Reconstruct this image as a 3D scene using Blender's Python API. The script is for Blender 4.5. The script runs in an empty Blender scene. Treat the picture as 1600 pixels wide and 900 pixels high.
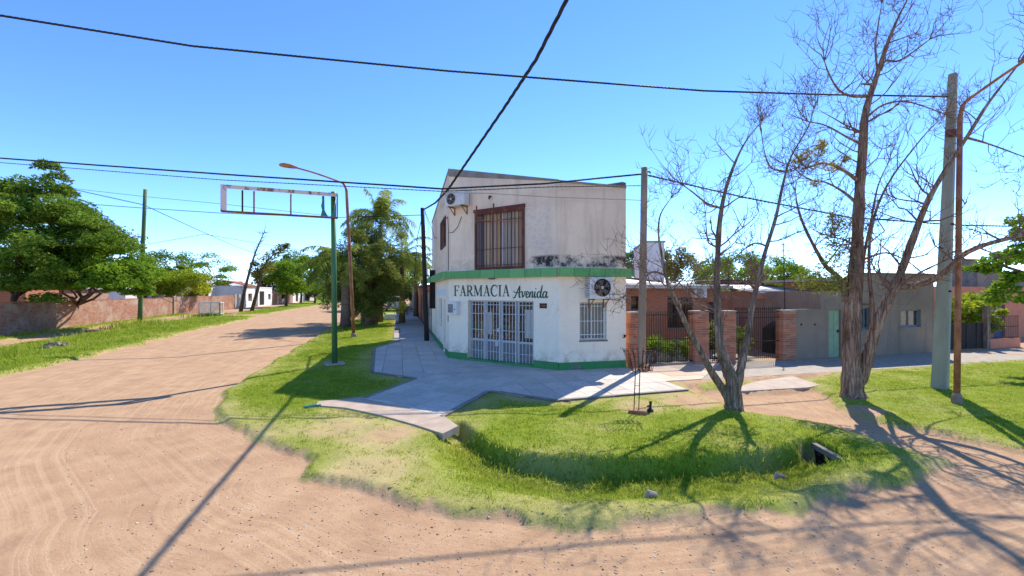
import bpy, math, random
import numpy as np
from mathutils import Vector, Matrix
random.seed(7); rng = np.random.default_rng(7)
S = bpy.context.scene
COL = S.collection
R = math.radians

# ------------------------------------------------------------------ camera, sky, sun, exposure
TH = R(14.5); CT, ST = math.cos(TH), math.sin(TH)
F, HZ, CAMH = 680.0, 456.0, 2.5
cam = bpy.data.cameras.new('camera'); camo = bpy.data.objects.new('camera', cam); COL.objects.link(camo)
cam.sensor_width = 36; cam.lens = 36 * F / 1600; cam.clip_end = 4000; cam.clip_start = .05
cam.shift_y = (HZ - 450) / 1600
camo.location = (0, 0, CAMH); camo.rotation_euler = (R(90), 0, -TH)
S.camera = camo
SUN_EL, SUN_AZ = R(47), R(14.5 + 32)
sdir = Vector((math.sin(SUN_AZ) * math.cos(SUN_EL), math.cos(SUN_AZ) * math.cos(SUN_EL), math.sin(SUN_EL)))
W = bpy.data.worlds.new('World'); S.world = W; W.use_nodes = True
wn = W.node_tree.nodes; wl = W.node_tree.links
bg = wn['Background']; sky = wn.new('ShaderNodeTexSky'); sky.sky_type = 'NISHITA'; sky.sun_disc = False
sky.sun_elevation = SUN_EL; sky.sun_rotation = SUN_AZ; sky.altitude = 2600; sky.air_density = 0.68; sky.dust_density = 0.0; sky.ozone_density = 2.6
hs = wn.new('ShaderNodeHueSaturation'); hs.inputs['Saturation'].default_value = 1.17; hs.inputs['Hue'].default_value = .505; wl.new(sky.outputs[0], hs.inputs['Color']); wl.new(hs.outputs[0], bg.inputs[0]); bg.inputs[1].default_value = 0.125
sl = bpy.data.lights.new('sun', 'SUN'); sl.energy = 2.0; sl.angle = R(.5); sl.color = (1, .92, .80)
so = bpy.data.objects.new('sun', sl); COL.objects.link(so); so.rotation_euler = sdir.to_track_quat('Z', 'Y').to_euler(); so.location = (20, 20, 60)
S.view_settings.view_transform = 'Standard'; S.view_settings.look = 'None'; S.view_settings.exposure = 1.8; S.view_settings.gamma = 1
S.cycles.max_bounces = 8; S.cycles.transparent_max_bounces = 12

# ------------------------------------------------------------------ survey helpers (measured directions -> ground plan)
def c2w(X, Y, z=0): return Vector((CT * X + ST * Y, -ST * X + CT * Y, z))
def G(px, py, z=0.0):
    Y = (CAMH - z) * F / (py - HZ); return c2w((px - 800) / F * Y, Y, z)
def D(px, py, Y): return c2w((px - 800) / F * Y, Y, CAMH + (HZ - py) / F * Y)
def depth(p): return ST * p[0] + CT * p[1]
def V(px, v, py=None):
    k = (px - 800) / F; Y = v / (CT - ST * k); p = c2w(k * Y, Y)
    if py is not None: p.z = CAMH + (HZ - py) / F * Y
    return p
def U(px, u, py=None):
    k = (px - 800) / F; Y = u / (CT * k + ST); p = c2w(k * Y, Y)
    if py is not None: p.z = CAMH + (HZ - py) / F * Y
    return p

# ------------------------------------------------------------------ object helpers
def tag(o, label=None, cat=None, group=None, kind=None):
    if label: o['label'] = label
    if cat: o['category'] = cat
    if group: o['group'] = group
    if kind: o['kind'] = kind
    return o
def thing(name, label, cat, loc, group=None):
    o = bpy.data.objects.new(name, None); o.empty_display_size = .2; o.location = loc; COL.objects.link(o)
    return tag(o, label, cat, group)
def wloc(o):
    v = Vector((0, 0, 0))
    while o: v += Vector(o.location); o = o.parent
    return v
class MB:
    def __init__(s): s.v = []; s.f = []
    def add(s, vs, fs):
        b = len(s.v); s.v.extend([tuple(x) for x in vs]); s.f.extend([tuple(i + b for i in q) for q in fs]); return s
    def obox(s, o, a, b, c):
        o, a, b, c = Vector(o), Vector(a), Vector(b), Vector(c)
        vs = [o, o + a, o + a + b, o + b, o + c, o + a + c, o + a + b + c, o + b + c]
        fl = [(3, 2, 1, 0), (4, 5, 6, 7), (0, 1, 5, 4), (1, 2, 6, 5), (2, 3, 7, 6), (3, 0, 4, 7)]
        if a.cross(b).dot(c) < 0: fl = [q[::-1] for q in fl]
        return s.add(vs, fl)
    def box(s, c, d, rz=0.0):
        x = Vector((math.cos(rz), math.sin(rz), 0)) * d[0]; y = Vector((-math.sin(rz), math.cos(rz), 0)) * d[1]; z = Vector((0, 0, d[2]))
        return s.obox(Vector(c) - x / 2 - y / 2 - z / 2, x, y, z)
    def prism(s, poly, z0, z1):
        n = len(poly); a = sum(poly[i][0] * poly[(i + 1) % n][1] - poly[(i + 1) % n][0] * poly[i][1] for i in range(n))
        if a < 0: poly = poly[::-1]
        z0 = z0 if isinstance(z0, (list, tuple)) else [z0] * n; z1 = z1 if isinstance(z1, (list, tuple)) else [z1] * n
        if a < 0: z0 = z0[::-1]; z1 = z1[::-1]
        vs = [(p[0], p[1], z) for p, z in zip(poly, z0)] + [(p[0], p[1], z) for p, z in zip(poly, z1)]
        return s.add(vs, [tuple(range(n))[::-1], tuple(range(n, 2 * n))] + [(i, (i + 1) % n, n + (i + 1) % n, n + i) for i in range(n)])
    def tube(s, pts, rad, n=8, cap=True):
        pts = [Vector(p) for p in pts]
        if not isinstance(rad, (list, tuple)): rad = [rad] * len(pts)
        up = None; rings = []
        for i, p in enumerate(pts):
            t = (pts[min(i + 1, len(pts) - 1)] - pts[max(i - 1, 0)])
            t = t.normalized() if t.length > 1e-9 else Vector((0, 0, 1))
            if up is None: up = t.orthogonal().normalized()
            else:
                up = up - t * up.dot(t); up = up.normalized() if up.length > 1e-6 else t.orthogonal().normalized()
            w = t.cross(up)
            rings.append([p + (up * math.cos(2 * math.pi * k / n) + w * math.sin(2 * math.pi * k / n)) * rad[i] for k in range(n)])
        vs = [q for r in rings for q in r]; fs = []
        for i in range(len(pts) - 1):
            for k in range(n):
                a, b = i * n + k, i * n + (k + 1) % n; fs.append((a, b, b + n, a + n))
        if cap: fs.append(tuple(range(n))[::-1]); fs.append(tuple(range((len(pts) - 1) * n, len(pts) * n)))
        return s.add(vs, fs)
    def bar(s, a, b, w, h=None):
        a, b = Vector(a), Vector(b); t = (b - a); x = t.cross(Vector((0, 0, 1)))
        x = x.normalized() if x.length > 1e-5 else Vector((1, 0, 0)); y = t.cross(x).normalized(); h = h or w
        return s.obox(a - x * w / 2 - y * h / 2, x * w, y * h, t)
    def build(s, name, mat, parent=None, smooth=False, org=None):
        o = link_mesh(name, s.v, s.f, mat, parent, smooth, org); return o
def link_mesh(name, vs, fs, mat, parent=None, smooth=False, org=None):
    if parent is None and org is None:
        a = np.array(vs); org = Vector(((a[:, 0].min() + a[:, 0].max()) / 2, (a[:, 1].min() + a[:, 1].max()) / 2, a[:, 2].min()))
    if parent is not None: org = wloc(parent)
    org = Vector(org)
    me = bpy.data.meshes.new(name); me.from_pydata([(x[0] - org.x, x[1] - org.y, x[2] - org.z) for x in vs], [], fs); me.update()
    if smooth: me.polygons.foreach_set('use_smooth', [True] * len(me.polygons))
    if mat: me.materials.append(mat)
    o = bpy.data.objects.new(name, me); COL.objects.link(o)
    if parent is not None: o.parent = parent
    else: o.location = org
    return o
def np_mesh(name, verts, quads, mat, parent=None, attrs=None, smooth=False, tri=False):
    """big meshes straight from numpy arrays (world coordinates); attrs: {name: per-vertex float}"""
    org = np.array(wloc(parent)) if parent is not None else np.zeros(3)
    me = bpy.data.meshes.new(name); k = quads.shape[1]
    me.vertices.add(len(verts)); me.vertices.foreach_set('co', (verts - org).astype(np.float32).ravel())
    me.loops.add(quads.size); me.loops.foreach_set('vertex_index', quads.astype(np.int32).ravel())
    me.polygons.add(len(quads)); me.polygons.foreach_set('loop_start', np.arange(0, quads.size, k, dtype=np.int32))
    me.polygons.foreach_set('loop_total', np.full(len(quads), k, dtype=np.int32))
    if smooth: me.polygons.foreach_set('use_smooth', np.ones(len(quads), dtype=bool))
    me.update(calc_edges=True); me.validate()
    for an, av in (attrs or {}).items():
        at = me.attributes.new(an, 'FLOAT', 'POINT'); at.data.foreach_set('value', av.astype(np.float32))
    if mat: me.materials.append(mat)
    o = bpy.data.objects.new(name, me); COL.objects.link(o)
    if parent is not None: o.parent = parent
    return o
def inst(o, name, parent, loc, rz=0, mat=None):
    c = bpy.data.objects.new(name, o if isinstance(o, bpy.types.Mesh) else o.data); COL.objects.link(c)
    c.parent = parent; c.location = Vector(loc) - (wloc(parent) if parent else Vector()); c.rotation_euler = (0, 0, rz); return c

# ------------------------------------------------------------------ materials
class NT:
    def __init__(s, name):
        s.m = bpy.data.materials.new(name); s.m.use_nodes = True; s.t = s.m.node_tree; s.n = s.t.nodes; s.l = s.t.links
        s.b = s.n['Principled BSDF']; s.out = s.n['Material Output']; s._pos = None
    def new(s, t, **k):
        n = s.n.new(t)
        for a, v in k.items(): setattr(n, a, v)
        return n
    def pos(s):
        if s._pos is None: s._pos = s.new('ShaderNodeNewGeometry').outputs['Position']
        return s._pos
    def mapped(s, scale=(1, 1, 1), rot=(0, 0, 0), src=None):
        m = s.new('ShaderNodeMapping'); m.inputs['Scale'].default_value = scale; m.inputs['Rotation'].default_value = rot
        s.l.new(src or s.pos(), m.inputs[0]); return m.outputs[0]
    def noise(s, scale, detail=4, vec=None, rough=.6, lac=2):
        n = s.new('ShaderNodeTexNoise'); n.inputs['Scale'].default_value = scale; n.inputs['Detail'].default_value = detail; n.inputs['Roughness'].default_value = rough
        s.l.new(vec if vec is not None else s.pos(), n.inputs['Vector']); return n.outputs['Fac']
    def ramp(s, fac, stops):
        r = s.new('ShaderNodeValToRGB'); e = r.color_ramp.elements
        e[0].position, e[0].color = stops[0][0], c4(stops[0][1]); e[1].position, e[1].color = stops[-1][0], c4(stops[-1][1])
        for p, c in stops[1:-1]: k = e.new(p); k.color = c4(c)
        s.l.new(fac, r.inputs[0]); return r.outputs[0]
    def mix(s, fac, a, b, mode='MIX'):
        m = s.new('ShaderNodeMix', data_type='RGBA', blend_type=mode)
        for i, v in ((0, fac), (6, a), (7, b)):
            if isinstance(v, bpy.types.NodeSocket): s.l.new(v, m.inputs[i])
            else: m.inputs[i].default_value = v if i == 0 else c4(v)
        return m.outputs[2]
    def math(s, op, a, b=0.0, c=0.0, clamp=False):
        m = s.new('ShaderNodeMath', operation=op, use_clamp=clamp)
        for i, v in enumerate((a, b, c)):
            if isinstance(v, bpy.types.NodeSocket): s.l.new(v, m.inputs[i])
            else: m.inputs[i].default_value = v
        return m.outputs[0]
    def mr(s, v, a, b, c=0.0, d=1.0):
        m = s.new('ShaderNodeMapRange'); m.interpolation_type = 'SMOOTHSTEP'; s.l.new(v, m.inputs[0])
        for i, x in enumerate((a, b, c, d)): m.inputs[i + 1].default_value = x
        return m.outputs[0]
    def xyz(s, src=None):
        x = s.new('ShaderNodeSeparateXYZ'); s.l.new(src or s.pos(), x.inputs[0]); return x.outputs
    def attr(s, name):
        a = s.new('ShaderNodeAttribute'); a.attribute_name = name; return a.outputs['Fac']
    def rnd(s): return s.new('ShaderNodeObjectInfo').outputs['Random']
    def col(s, v):
        if isinstance(v, bpy.types.NodeSocket): s.l.new(v, s.b.inputs['Base Color'])
        else: s.b.inputs['Base Color'].default_value = c4(v)
        return s
    def bump(s, h, dist=.01, strength=.6):
        b = s.new('ShaderNodeBump'); b.inputs['Distance'].default_value = dist; b.inputs['Strength'].default_value = strength
        s.l.new(h, b.inputs['Height']); s.l.new(b.outputs[0], s.b.inputs['Normal']); return s
    def done(s, rough=.85, metal=0, spec=.3):
        s.b.inputs['Roughness'].default_value = rough; s.b.inputs['Metallic'].default_value = metal; s.b.inputs['Specular IOR Level'].default_value = spec; return s.m
def c4(c): return (c[0], c[1], c[2], 1)
M = {}
def simple(name, c, c2=None, scale=6, rough=.8, metal=0, bump=.004, spec=.3, stretch=(1, 1, 1), detail=5):
    t = NT(name); f = t.noise(scale, detail, t.mapped(stretch)); c2 = c2 or tuple(x * .6 for x in c)
    t.col(t.ramp(f, [(.3, c2), (.7, c)])); t.bump(f, bump); M[name] = t.done(rough, metal, spec); return M[name]
def rusty(name, paint, rust=(.22, .085, .035), amt=.5, rough=.7):
    t = NT(name); f = t.noise(5, 6, t.mapped((1, 1, .5))); g = t.noise(45, 4)
    r = t.mix(g, tuple(x * .45 for x in rust), tuple(min(1, x * 1.5) for x in rust))
    t.col(t.mix(t.mr(f, amt - .06, amt + .06), paint, r)); t.bump(f, .004); M[name] = t.done(rough, 0, .3); return M[name]
simple('wood_dark', (.05, .035, .028), (.02, .014, .012), 9, stretch=(1, 1, .08))
simple('concrete_pole', (.33, .33, .25), (.22, .23, .17), 3, stretch=(1, 1, .25))
simple('concrete_pole_brown', (.36, .26, .17), (.24, .17, .11), 3, stretch=(1, 1, .25))
simple('green_pole', (.075, .19, .07), (.04, .11, .045), 4, .5, stretch=(1, 1, .15))
simple('moss_pole', (.16, .22, .09), (.09, .14, .05), 3, stretch=(1, 1, .15))
simple('concrete', (.40, .35, .28), (.27, .23, .18), 4)
simple('concrete_warm', (.50, .40, .31), (.36, .28, .21), 3)
simple('grey_cement', (.30, .27, .23), (.19, .17, .145), 2.2, detail=8)
simple('iron_black', (.018, .016, .016), (.035, .02, .014), 20, .55)
simple('iron_maroon', (.10, .025, .02), (.05, .015, .012), 15, .55)
simple('white_paint', (.78, .77, .72), (.62, .60, .55), 5, .6)
simple('white_metal', (.74, .74, .70), (.6, .58, .53), 8, .5)
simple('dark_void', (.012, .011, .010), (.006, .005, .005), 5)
simple('plastic_dark', (.02, .02, .02), None, 8, .5)
simple('cable_black', (.016, .015, .014), (.03, .028, .026), 30, .7)
rusty('rust', (.30, .12, .055), (.19, .07, .03), .45)
rusty('rust_pole', (.34, .155, .075), (.24, .09, .04), .5)
rusty('rust_lamp', (.46, .19, .07), (.36, .14, .05), .5)
rusty('rust_red', (.12, .032, .022), (.20, .075, .035), .58)
rusty('sign_frame', (.72, .60, .48), (.30, .13, .07), .585)
simple('teal_plastic', (.05, .22, .20), (.03, .14, .13), 8, .4)
simple('salmon', (.70, .25, .135), (.58, .195, .105), 3); simple('gate_white', (.60, .60, .57), (.46, .45, .42), 12, .5)
simple('green_door', (.30, .40, .24), (.22, .31, .18), 4, .55); simple('blue_grey', (.17, .22, .26), (.12, .15, .18), 5, .5)
simple('blue_paint', (.05, .11, .26), (.03, .07, .17), 4, .5)
simple('cream', (.62, .55, .42), (.46, .40, .31), 3)
simple('orange_paint', (.55, .22, .05), None, 4)
simple('curtain', (.62, .58, .50), (.40, .37, .32), 14, .9, stretch=(1, 1, .03))
simple('roof_tin', (.62, .60, .57), (.42, .36, .31), 3, .45, stretch=(1, 1, 1))
simple('roof_tile', (.32, .11, .06), (.2, .07, .045), 5)
simple('stone_grey', (.24, .21, .175), (.10, .09, .08), 2.5, detail=9)
simple('bark', (.20, .125, .08), (.04, .026, .02), 7, .95, bump=.02, stretch=(1, 1, .22), detail=8)

def barky(name, a, b, c_, sc=9):
    t = NT(name); v0 = t.mapped((1, 1, .13)); dn = t.new('ShaderNodeTexNoise'); dn.inputs['Scale'].default_value = sc * .6; dn.inputs['Detail'].default_value = 5; t.l.new(v0, dn.inputs['Vector']); va = t.new('ShaderNodeVectorMath', operation='MULTIPLY_ADD'); t.l.new(dn.outputs['Color'], va.inputs[0]); va.inputs[1].default_value = (.22, .22, .22); t.l.new(v0, va.inputs[2]); v = va.outputs[0]; f = t.noise(sc, 9, v, .72); w = t.new('ShaderNodeTexVoronoi'); w.feature = 'DISTANCE_TO_EDGE'; w.inputs['Scale'].default_value = sc * 1.3; t.l.new(v, w.inputs['Vector']); g = t.noise(1.8, 5)
    c = t.ramp(f, [(.34, b), (.52, a), (.72, c_)]); c = t.mix(t.math('MULTIPLY', t.mr(w.outputs['Distance'], .07, .0), .6), c, b); c = t.mix(t.math('MULTIPLY', t.mr(g, .52, .72), .55), c, c_)
    t.col(c); t.bump(t.math('ADD', f, t.mr(w.outputs['Distance'], .0, .18)), .035, .9); M[name] = t.done(.95, 0, .1)
barky('bark_red', (.34, .215, .14), (.09, .055, .038), (.50, .36, .25))
simple('twig', (.25, .15, .10), (.14, .085, .06), 9, .95)
barky('bark_grey', (.30, .22, .155), (.08, .058, .042), (.44, .35, .26), 11)
simple('palm_trunk', (.24, .17, .12), (.11, .075, .055), 5, .95, bump=.03, stretch=(.5, .5, 2.5))
simple('debris', (.34, .27, .20), (.17, .12, .09), 9)
simple('plain_white', (.80, .79, .76), (.7, .68, .64), 2, .7)
def brick_mat(name, ca, cb, mortar, wear=.35, worn=(.46, .36, .27)):
    t = NT(name); x, y, z = t.xyz(); s_ = t.math('ADD', x, y)
    cb_ = t.new('ShaderNodeCombineXYZ'); t.l.new(s_, cb_.inputs[0]); t.l.new(z, cb_.inputs[1])
    b = t.new('ShaderNodeTexBrick'); t.l.new(cb_.outputs[0], b.inputs['Vector']); b.inputs['Scale'].default_value = 1
    b.inputs['Brick Width'].default_value = .26; b.inputs['Row Height'].default_value = .075; b.inputs['Mortar Size'].default_value = .009
    b.inputs['Color1'].default_value = c4(ca); b.inputs['Color2'].default_value = c4(cb); b.inputs['Mortar'].default_value = c4(mortar)
    n = t.noise(1.1, 7); g = t.noise(14, 5)
    c = t.mix(t.mr(n, wear + .18, wear + .38), b.outputs['Color'], worn); c = t.mix(t.math('MULTIPLY', g, .55), c, tuple(q * .45 for q in ca))
    t.col(c); t.bump(t.math('ADD', b.outputs['Fac'], t.math('MULTIPLY', g, -.8)), -.012, .8); M[name] = t.done(.95); return M[name]
brick_mat('brick_old', (.30, .10, .055), (.52, .25, .14), (.52, .40, .29), .27, (.54, .40, .29))
brick_mat('brick_red', (.52, .175, .09), (.58, .22, .12), (.46, .27, .18), .55)
def brick_piece():
    t = NT('brick_piece'); c = t.ramp(t.rnd(), [(0, (.38, .135, .075)), (.5, (.52, .195, .105)), (1, (.60, .27, .155))]); g = t.noise(30, 4)
    t.col(t.mix(t.math('MULTIPLY', g, .5), c, (.22, .1, .07))); t.bump(g, .004); M['brick_piece'] = t.done(.95)
brick_piece()
# shared plaster with streaks, repairs and mould
def plaster(name, base, dirty, patch, mould_z=None, streak=.5, lattice=None, splash=False):
    t = NT(name); x, y, z = t.xyz()
    big = t.noise(.9, 6); fine = t.noise(9, 6); st = t.noise(3.5, 4, t.mapped((1, 1, .10)))
    c = t.mix(t.mr(big, .35, .68), base, patch); c = t.mix(t.math('MULTIPLY', t.mr(st, .45, .75), streak), c, dirty)
    c = t.mix(t.math('MULTIPLY', t.mr(fine, .5, .8), .35), c, dirty)
    if mould_z:
        lo, hi, x0 = mould_z
        band = t.math('SUBTRACT', t.mr(z, lo, lo + .1), t.mr(z, hi - .12, hi))
        blot = t.mr(t.noise(1.9, 8, rough=.72), .47, .55); blot2 = t.mr(t.noise(7, 5), .36, .5)
        side = t.mr(x, x0, x0 + .5)
        mm = t.math('MULTIPLY', t.math('MULTIPLY', band, blot), t.math('MULTIPLY', blot2, t.math('ADD', t.math('MULTIPLY', side, .9), .1)))
        halo = t.math('MULTIPLY', t.math('MULTIPLY', band, t.mr(t.noise(1.9, 4), .36, .55)), t.math('ADD', t.math('MULTIPLY', side, .55), .12)); c = t.mix(halo, c, (.20, .175, .15)); c = t.mix(mm, c, (.035, .032, .03))
    if splash:
        lowz = t.mr(z, .75, .27); c = t.mix(t.math('MULTIPLY', t.math('MULTIPLY', lowz, t.mr(t.noise(3.2, 6), .40, .62)), .7), c, (.46, .36, .26))
        wv = t.new('ShaderNodeTexVoronoi'); wv.feature = 'DISTANCE_TO_EDGE'; wv.inputs['Scale'].default_value = .9; t.l.new(t.mapped((1, 1, 1)), wv.inputs['Vector']); c = t.mix(t.math('MULTIPLY', t.math('MULTIPLY', t.mr(wv.outputs['Distance'], .006, .001), t.mr(t.noise(1.3, 3), .5, .6)), .5), c, (.30, .25, .2))
    if lattice:
        x0, x1, z0, z1 = lattice; wv = t.new('ShaderNodeTexVoronoi'); wv.feature = 'DISTANCE_TO_EDGE'; wv.inputs['Scale'].default_value = 4.5; nn = t.new('ShaderNodeTexNoise'); nn.inputs['Scale'].default_value = 6; va = t.new('ShaderNodeVectorMath', operation='MULTIPLY_ADD'); t.l.new(nn.outputs['Color'], va.inputs[0]); va.inputs[1].default_value = (.25, .25, .25); t.l.new(t.mapped((1, 1, 1.35)), va.inputs[2]); t.l.new(va.outputs[0], wv.inputs['Vector'])
        reg = t.math('MULTIPLY', t.math('MULTIPLY', t.mr(x, x0, x0 + .15), t.mr(x, x1, x1 - .3)), t.math('MULTIPLY', t.mr(z, z0, z0 + .3), t.mr(z, z1, z1 - .4))); reg = t.math('MULTIPLY', reg, t.mr(t.noise(1.7, 4), .38, .55))
        c = t.mix(t.math('MULTIPLY', reg, .35), c, (.54, .46, .38)); c = t.mix(t.math('MULTIPLY', t.math('MULTIPLY', reg, t.mr(wv.outputs['Distance'], .16, .0)), .45), c, (.84, .73, .60))
    t.col(c); t.bump(t.math('ADD', fine, t.math('MULTIPLY', big, 1.5)), .006); M[name] = t.done(.9); return M[name]
plaster('plaster_upper', (.87, .68, .48), (.54, .41, .29), (.75, .58, .42), (3.25, 3.72, 3.9), .55, (3.75, 4.84, 3.6, 5.6))
plaster('plaster_lower', (.94, .815, .62), (.70, .53, .35), (.90, .77, .585), None, .28, None, True)
plaster('plaster_grey', (.30, .22, .155), (.17, .125, .09), (.235, .175, .13), None, .6)
plaster('plaster_ruin', (.72, .60, .45), (.20, .16, .125), (.36, .27, .2), None, .9)
plaster('house_white', (.78, .76, .72), (.5, .46, .42), (.68, .65, .6), None, .3)
plaster('green_band', (.12, .37, .115), (.075, .19, .07), (.15, .42, .15), None, .35)
plaster('green_plinth', (.055, .24, .075), (.045, .12, .05), (.07, .28, .095), None, .4)
def panel_green():
    t = NT('fascia_green'); f = t.noise(2.5, 6); st = t.noise(5, 4, t.mapped((1, 1, .15)))
    c = t.mix(t.rnd(), (.11, .33, .10), (.17, .42, .14)); c = t.mix(t.math('MULTIPLY', t.mr(st, .5, .75), .5), c, (.10, .20, .08))
    t.col(c); t.bump(f, .003); M['fascia_green'] = t.done(.6)
panel_green()
def tile_mat(name, a, b, c_, vein=.5):
    t = NT(name); r = t.rnd(); base = t.ramp(r, [(0, a), (.5, b), (1, c_)])
    n = t.noise(5, 8, rough=.7); n2 = t.noise(1.3, 5); w = t.noise(11, 6, t.mapped((1, 2.5, 1), (0, 0, .6)))
    c = t.mix(t.math('MULTIPLY', t.mr(w, .52, .62), vein), base, tuple(x * .55 for x in a)); c = t.mix(t.math('MULTIPLY', t.mr(n2, .45, .75), .45), c, (.46, .38, .31))
    t.col(c); t.bump(t.math('ADD', n, w), .006, .7); M[name] = t.done(.8); return M[name]
tile_mat('plaza_tile', (.52, .455, .37), (.60, .53, .44), (.66, .58, .485))
tile_mat('walk_slab', (.52, .38, .27), (.61, .46, .33), (.68, .53, .39), .35)
tile_mat('walk_slab_grey', (.33, .32, .30), (.46, .42, .36), (.55, .48, .40), .3)
def leafmat(name, dark, mid, light, tr=.35):
    t = NT(name); a = t.attr('tint'); n = t.noise(.6, 3)
    c = t.ramp(t.math('ADD', t.math('MULTIPLY', a, .7), t.math('MULTIPLY', n, .3)), [(.15, dark), (.5, mid), (.85, light)])
    t.col(c); t.done(.8, 0, .05)
    tl = t.new('ShaderNodeBsdfTranslucent'); t.l.new(t.mix(.5, c, light), tl.inputs[0]); mx = t.new('ShaderNodeMixShader'); mx.inputs[0].default_value = tr
    t.l.new(t.b.outputs[0], mx.inputs[1]); t.l.new(tl.outputs[0], mx.inputs[2]); t.l.new(mx.outputs[0], t.out.inputs[0]); M[name] = t.m; return t.m
leafmat('leaf_mid', (.05, .105, .012), (.125, .22, .024), (.25, .35, .045), .42)
leafmat('leaf_bright', (.09, .18, .014), (.18, .31, .024), (.31, .44, .04))
leafmat('leaf_yellow', (.12, .22, .02), (.28, .38, .025), (.52, .50, .04), .45)
leafmat('leaf_dark', (.022, .045, .014), (.05, .085, .026), (.10, .14, .045), .2)
leafmat('leaf_conifer', (.06, .09, .018), (.15, .19, .035), (.32, .34, .08), .42)
leafmat('leaf_palm', (.08, .14, .02), (.19, .27, .035), (.40, .43, .09), .48)
leafmat('leaf_olive', (.08, .095, .018), (.16, .17, .03), (.30, .28, .06), .4)
leafmat('leaf_tuft', (.12, .12, .015), (.30, .27, .03), (.52, .44, .07), .5)
leafmat('grass_blade', (.10, .20, .008), (.26, .42, .014), (.60, .56, .13), .45)
def glassmat():
    t = NT('pane_glass'); g = t.new('ShaderNodeBsdfGlossy'); g.inputs['Roughness'].default_value = .03; g.inputs[0].default_value = (.9, .92, .93, 1)
    tr = t.new('ShaderNodeBsdfTransparent'); tr.inputs[0].default_value = (.82, .86, .86, 1); fr = t.new('ShaderNodeFresnel'); fr.inputs[0].default_value = 1.5
    mx = t.new('ShaderNodeMixShader'); t.l.new(t.math('MULTIPLY', fr.outputs[0], .8), mx.inputs[0]); t.l.new(tr.outputs[0], mx.inputs[1]); t.l.new(g.outputs[0], mx.inputs[2]); t.l.new(mx.outputs[0], t.out.inputs[0]); M['pane_glass'] = t.m
glassmat()
def shelf_goods():
    t = NT('shelf_goods'); a = t.attr('tint')
    t.col(t.ramp(a, [(0, (.55, .5, .4)), (.2, (.05, .05, .06)), (.35, (.45, .30, .18)), (.5, (.12, .2, .3)), (.62, (.6, .58, .52)), (.75, (.35, .07, .05)), (.88, (.1, .25, .14)), (1, (.7, .65, .5))])); M['shelf_goods'] = t.done(.6)
shelf_goods()

# ------------------------------------------------------------------ ground: one sheet, lawn / dirt told apart by distance to the verge outlines
def GP(*pp): return np.array([tuple(G(x, y))[:2] for x, y in pp])
def sdist(P, poly):
    """signed distance, positive inside"""
    d = np.full(len(P), 1e9); ins = np.zeros(len(P), bool); n = len(poly)
    for i in range(n):
        a, b = poly[i], poly[(i + 1) % n]; e = b - a; w = P - a
        t = np.clip((w @ e) / max(e @ e, 1e-9), 0, 1); q = w - t[:, None] * e
        d = np.minimum(d, (q * q).sum(1))
        c = (a[1] > P[:, 1]) != (b[1] > P[:, 1])
        with np.errstate(divide='ignore', invalid='ignore'):
            xi = (b[0] - a[0]) * (P[:, 1] - a[1]) / (b[1] - a[1] + 1e-12) + a[0]
        ins ^= c & (P[:, 0] < xi)
    return np.sqrt(d) * np.where(ins, 1, -1)
def vnoise(P, sc, seed=0):
    """value noise, numpy"""
    q = P * sc + seed * 17.31; i = np.floor(q).astype(np.int64); f = q - i; f = f * f * (3 - 2 * f)
    def h(a, b):
        x = (a * 374761393 + b * 668265263 + seed * 1442695) & 0x7fffffff; x = ((x ^ (x >> 13)) * 1274126177) & 0x7fffffff
        return ((x ^ (x >> 16)) & 0xffff) / 65535.0
    a = h(i[:, 0], i[:, 1]); b = h(i[:, 0] + 1, i[:, 1]); c = h(i[:, 0], i[:, 1] + 1); d = h(i[:, 0] + 1, i[:, 1] + 1)
    return (a * (1 - f[:, 0]) + b * f[:, 0]) * (1 - f[:, 1]) + (c * (1 - f[:, 0]) + d * f[:, 0]) * f[:, 1]
def fbm(P, sc, seed=0, o=4): return sum(vnoise(P, sc * 2 ** k, seed + k) * .5 ** k for k in range(o)) / (2 - .5 ** (o - 1))
def sst(a, b, x): t = np.clip((x - a) / (b - a), 0, 1); return t * t * (3 - 2 * t)

lawnA = GP((343, 634), (352, 612), (385, 588), (430, 562), (470, 540), (500, 521), (530, 507), (572, 493), (604, 482), (622, 474), (636, 474), (628, 485), (616, 508), (616, 536),
           (584, 545), (579, 583), (648, 593), (566, 624), (520, 640), (714, 672), (698, 653), (765, 613), (870, 628), (1076, 611), (1105, 618), (1150, 640), (1230, 651), (1300, 662), (1390, 692), (1478, 716),
           (1440, 737), (1360, 752), (1285, 772), (1160, 790), (1040, 806), (930, 812), (820, 806), (720, 796), (640, 789), (602, 772), (540, 748), (488, 742), (470, 736), (487, 716), (478, 706), (440, 702), (420, 690), (382, 671), (350, 655))
lawnB = GP((1252, 590), (1330, 580), (1600, 560), (1900, 545), (2400, 530), (2400, 640), (1900, 700), (1760, 722), (1600, 704), (1540, 690), (1460, 672), (1395, 661), (1345, 648), (1300, 625), (1266, 603))
lawnC = GP((-700, 800), (-300, 668), (0, 583), (100, 562), (200, 540), (300, 515), (390, 497), (398, 494), (318, 494), (270, 501), (185, 513), (0, 541), (-300, 590), (-700, 660))
lawnD = GP((-700, 650), (-300, 582), (0, 531), (145, 511), (222, 500), (300, 491), (278, 489), (120, 509), (0, 524), (-300, 570), (-700, 630))
lawnE = GP((368, 488), (372, 492), (417, 490), (463, 482), (518, 473), (540, 468), (540, 464), (500, 467), (440, 478), (400, 484))
lawnF = GP((1082, 600), (1105, 597), (1180, 593), (1185, 600), (1150, 606), (1100, 609))
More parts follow.
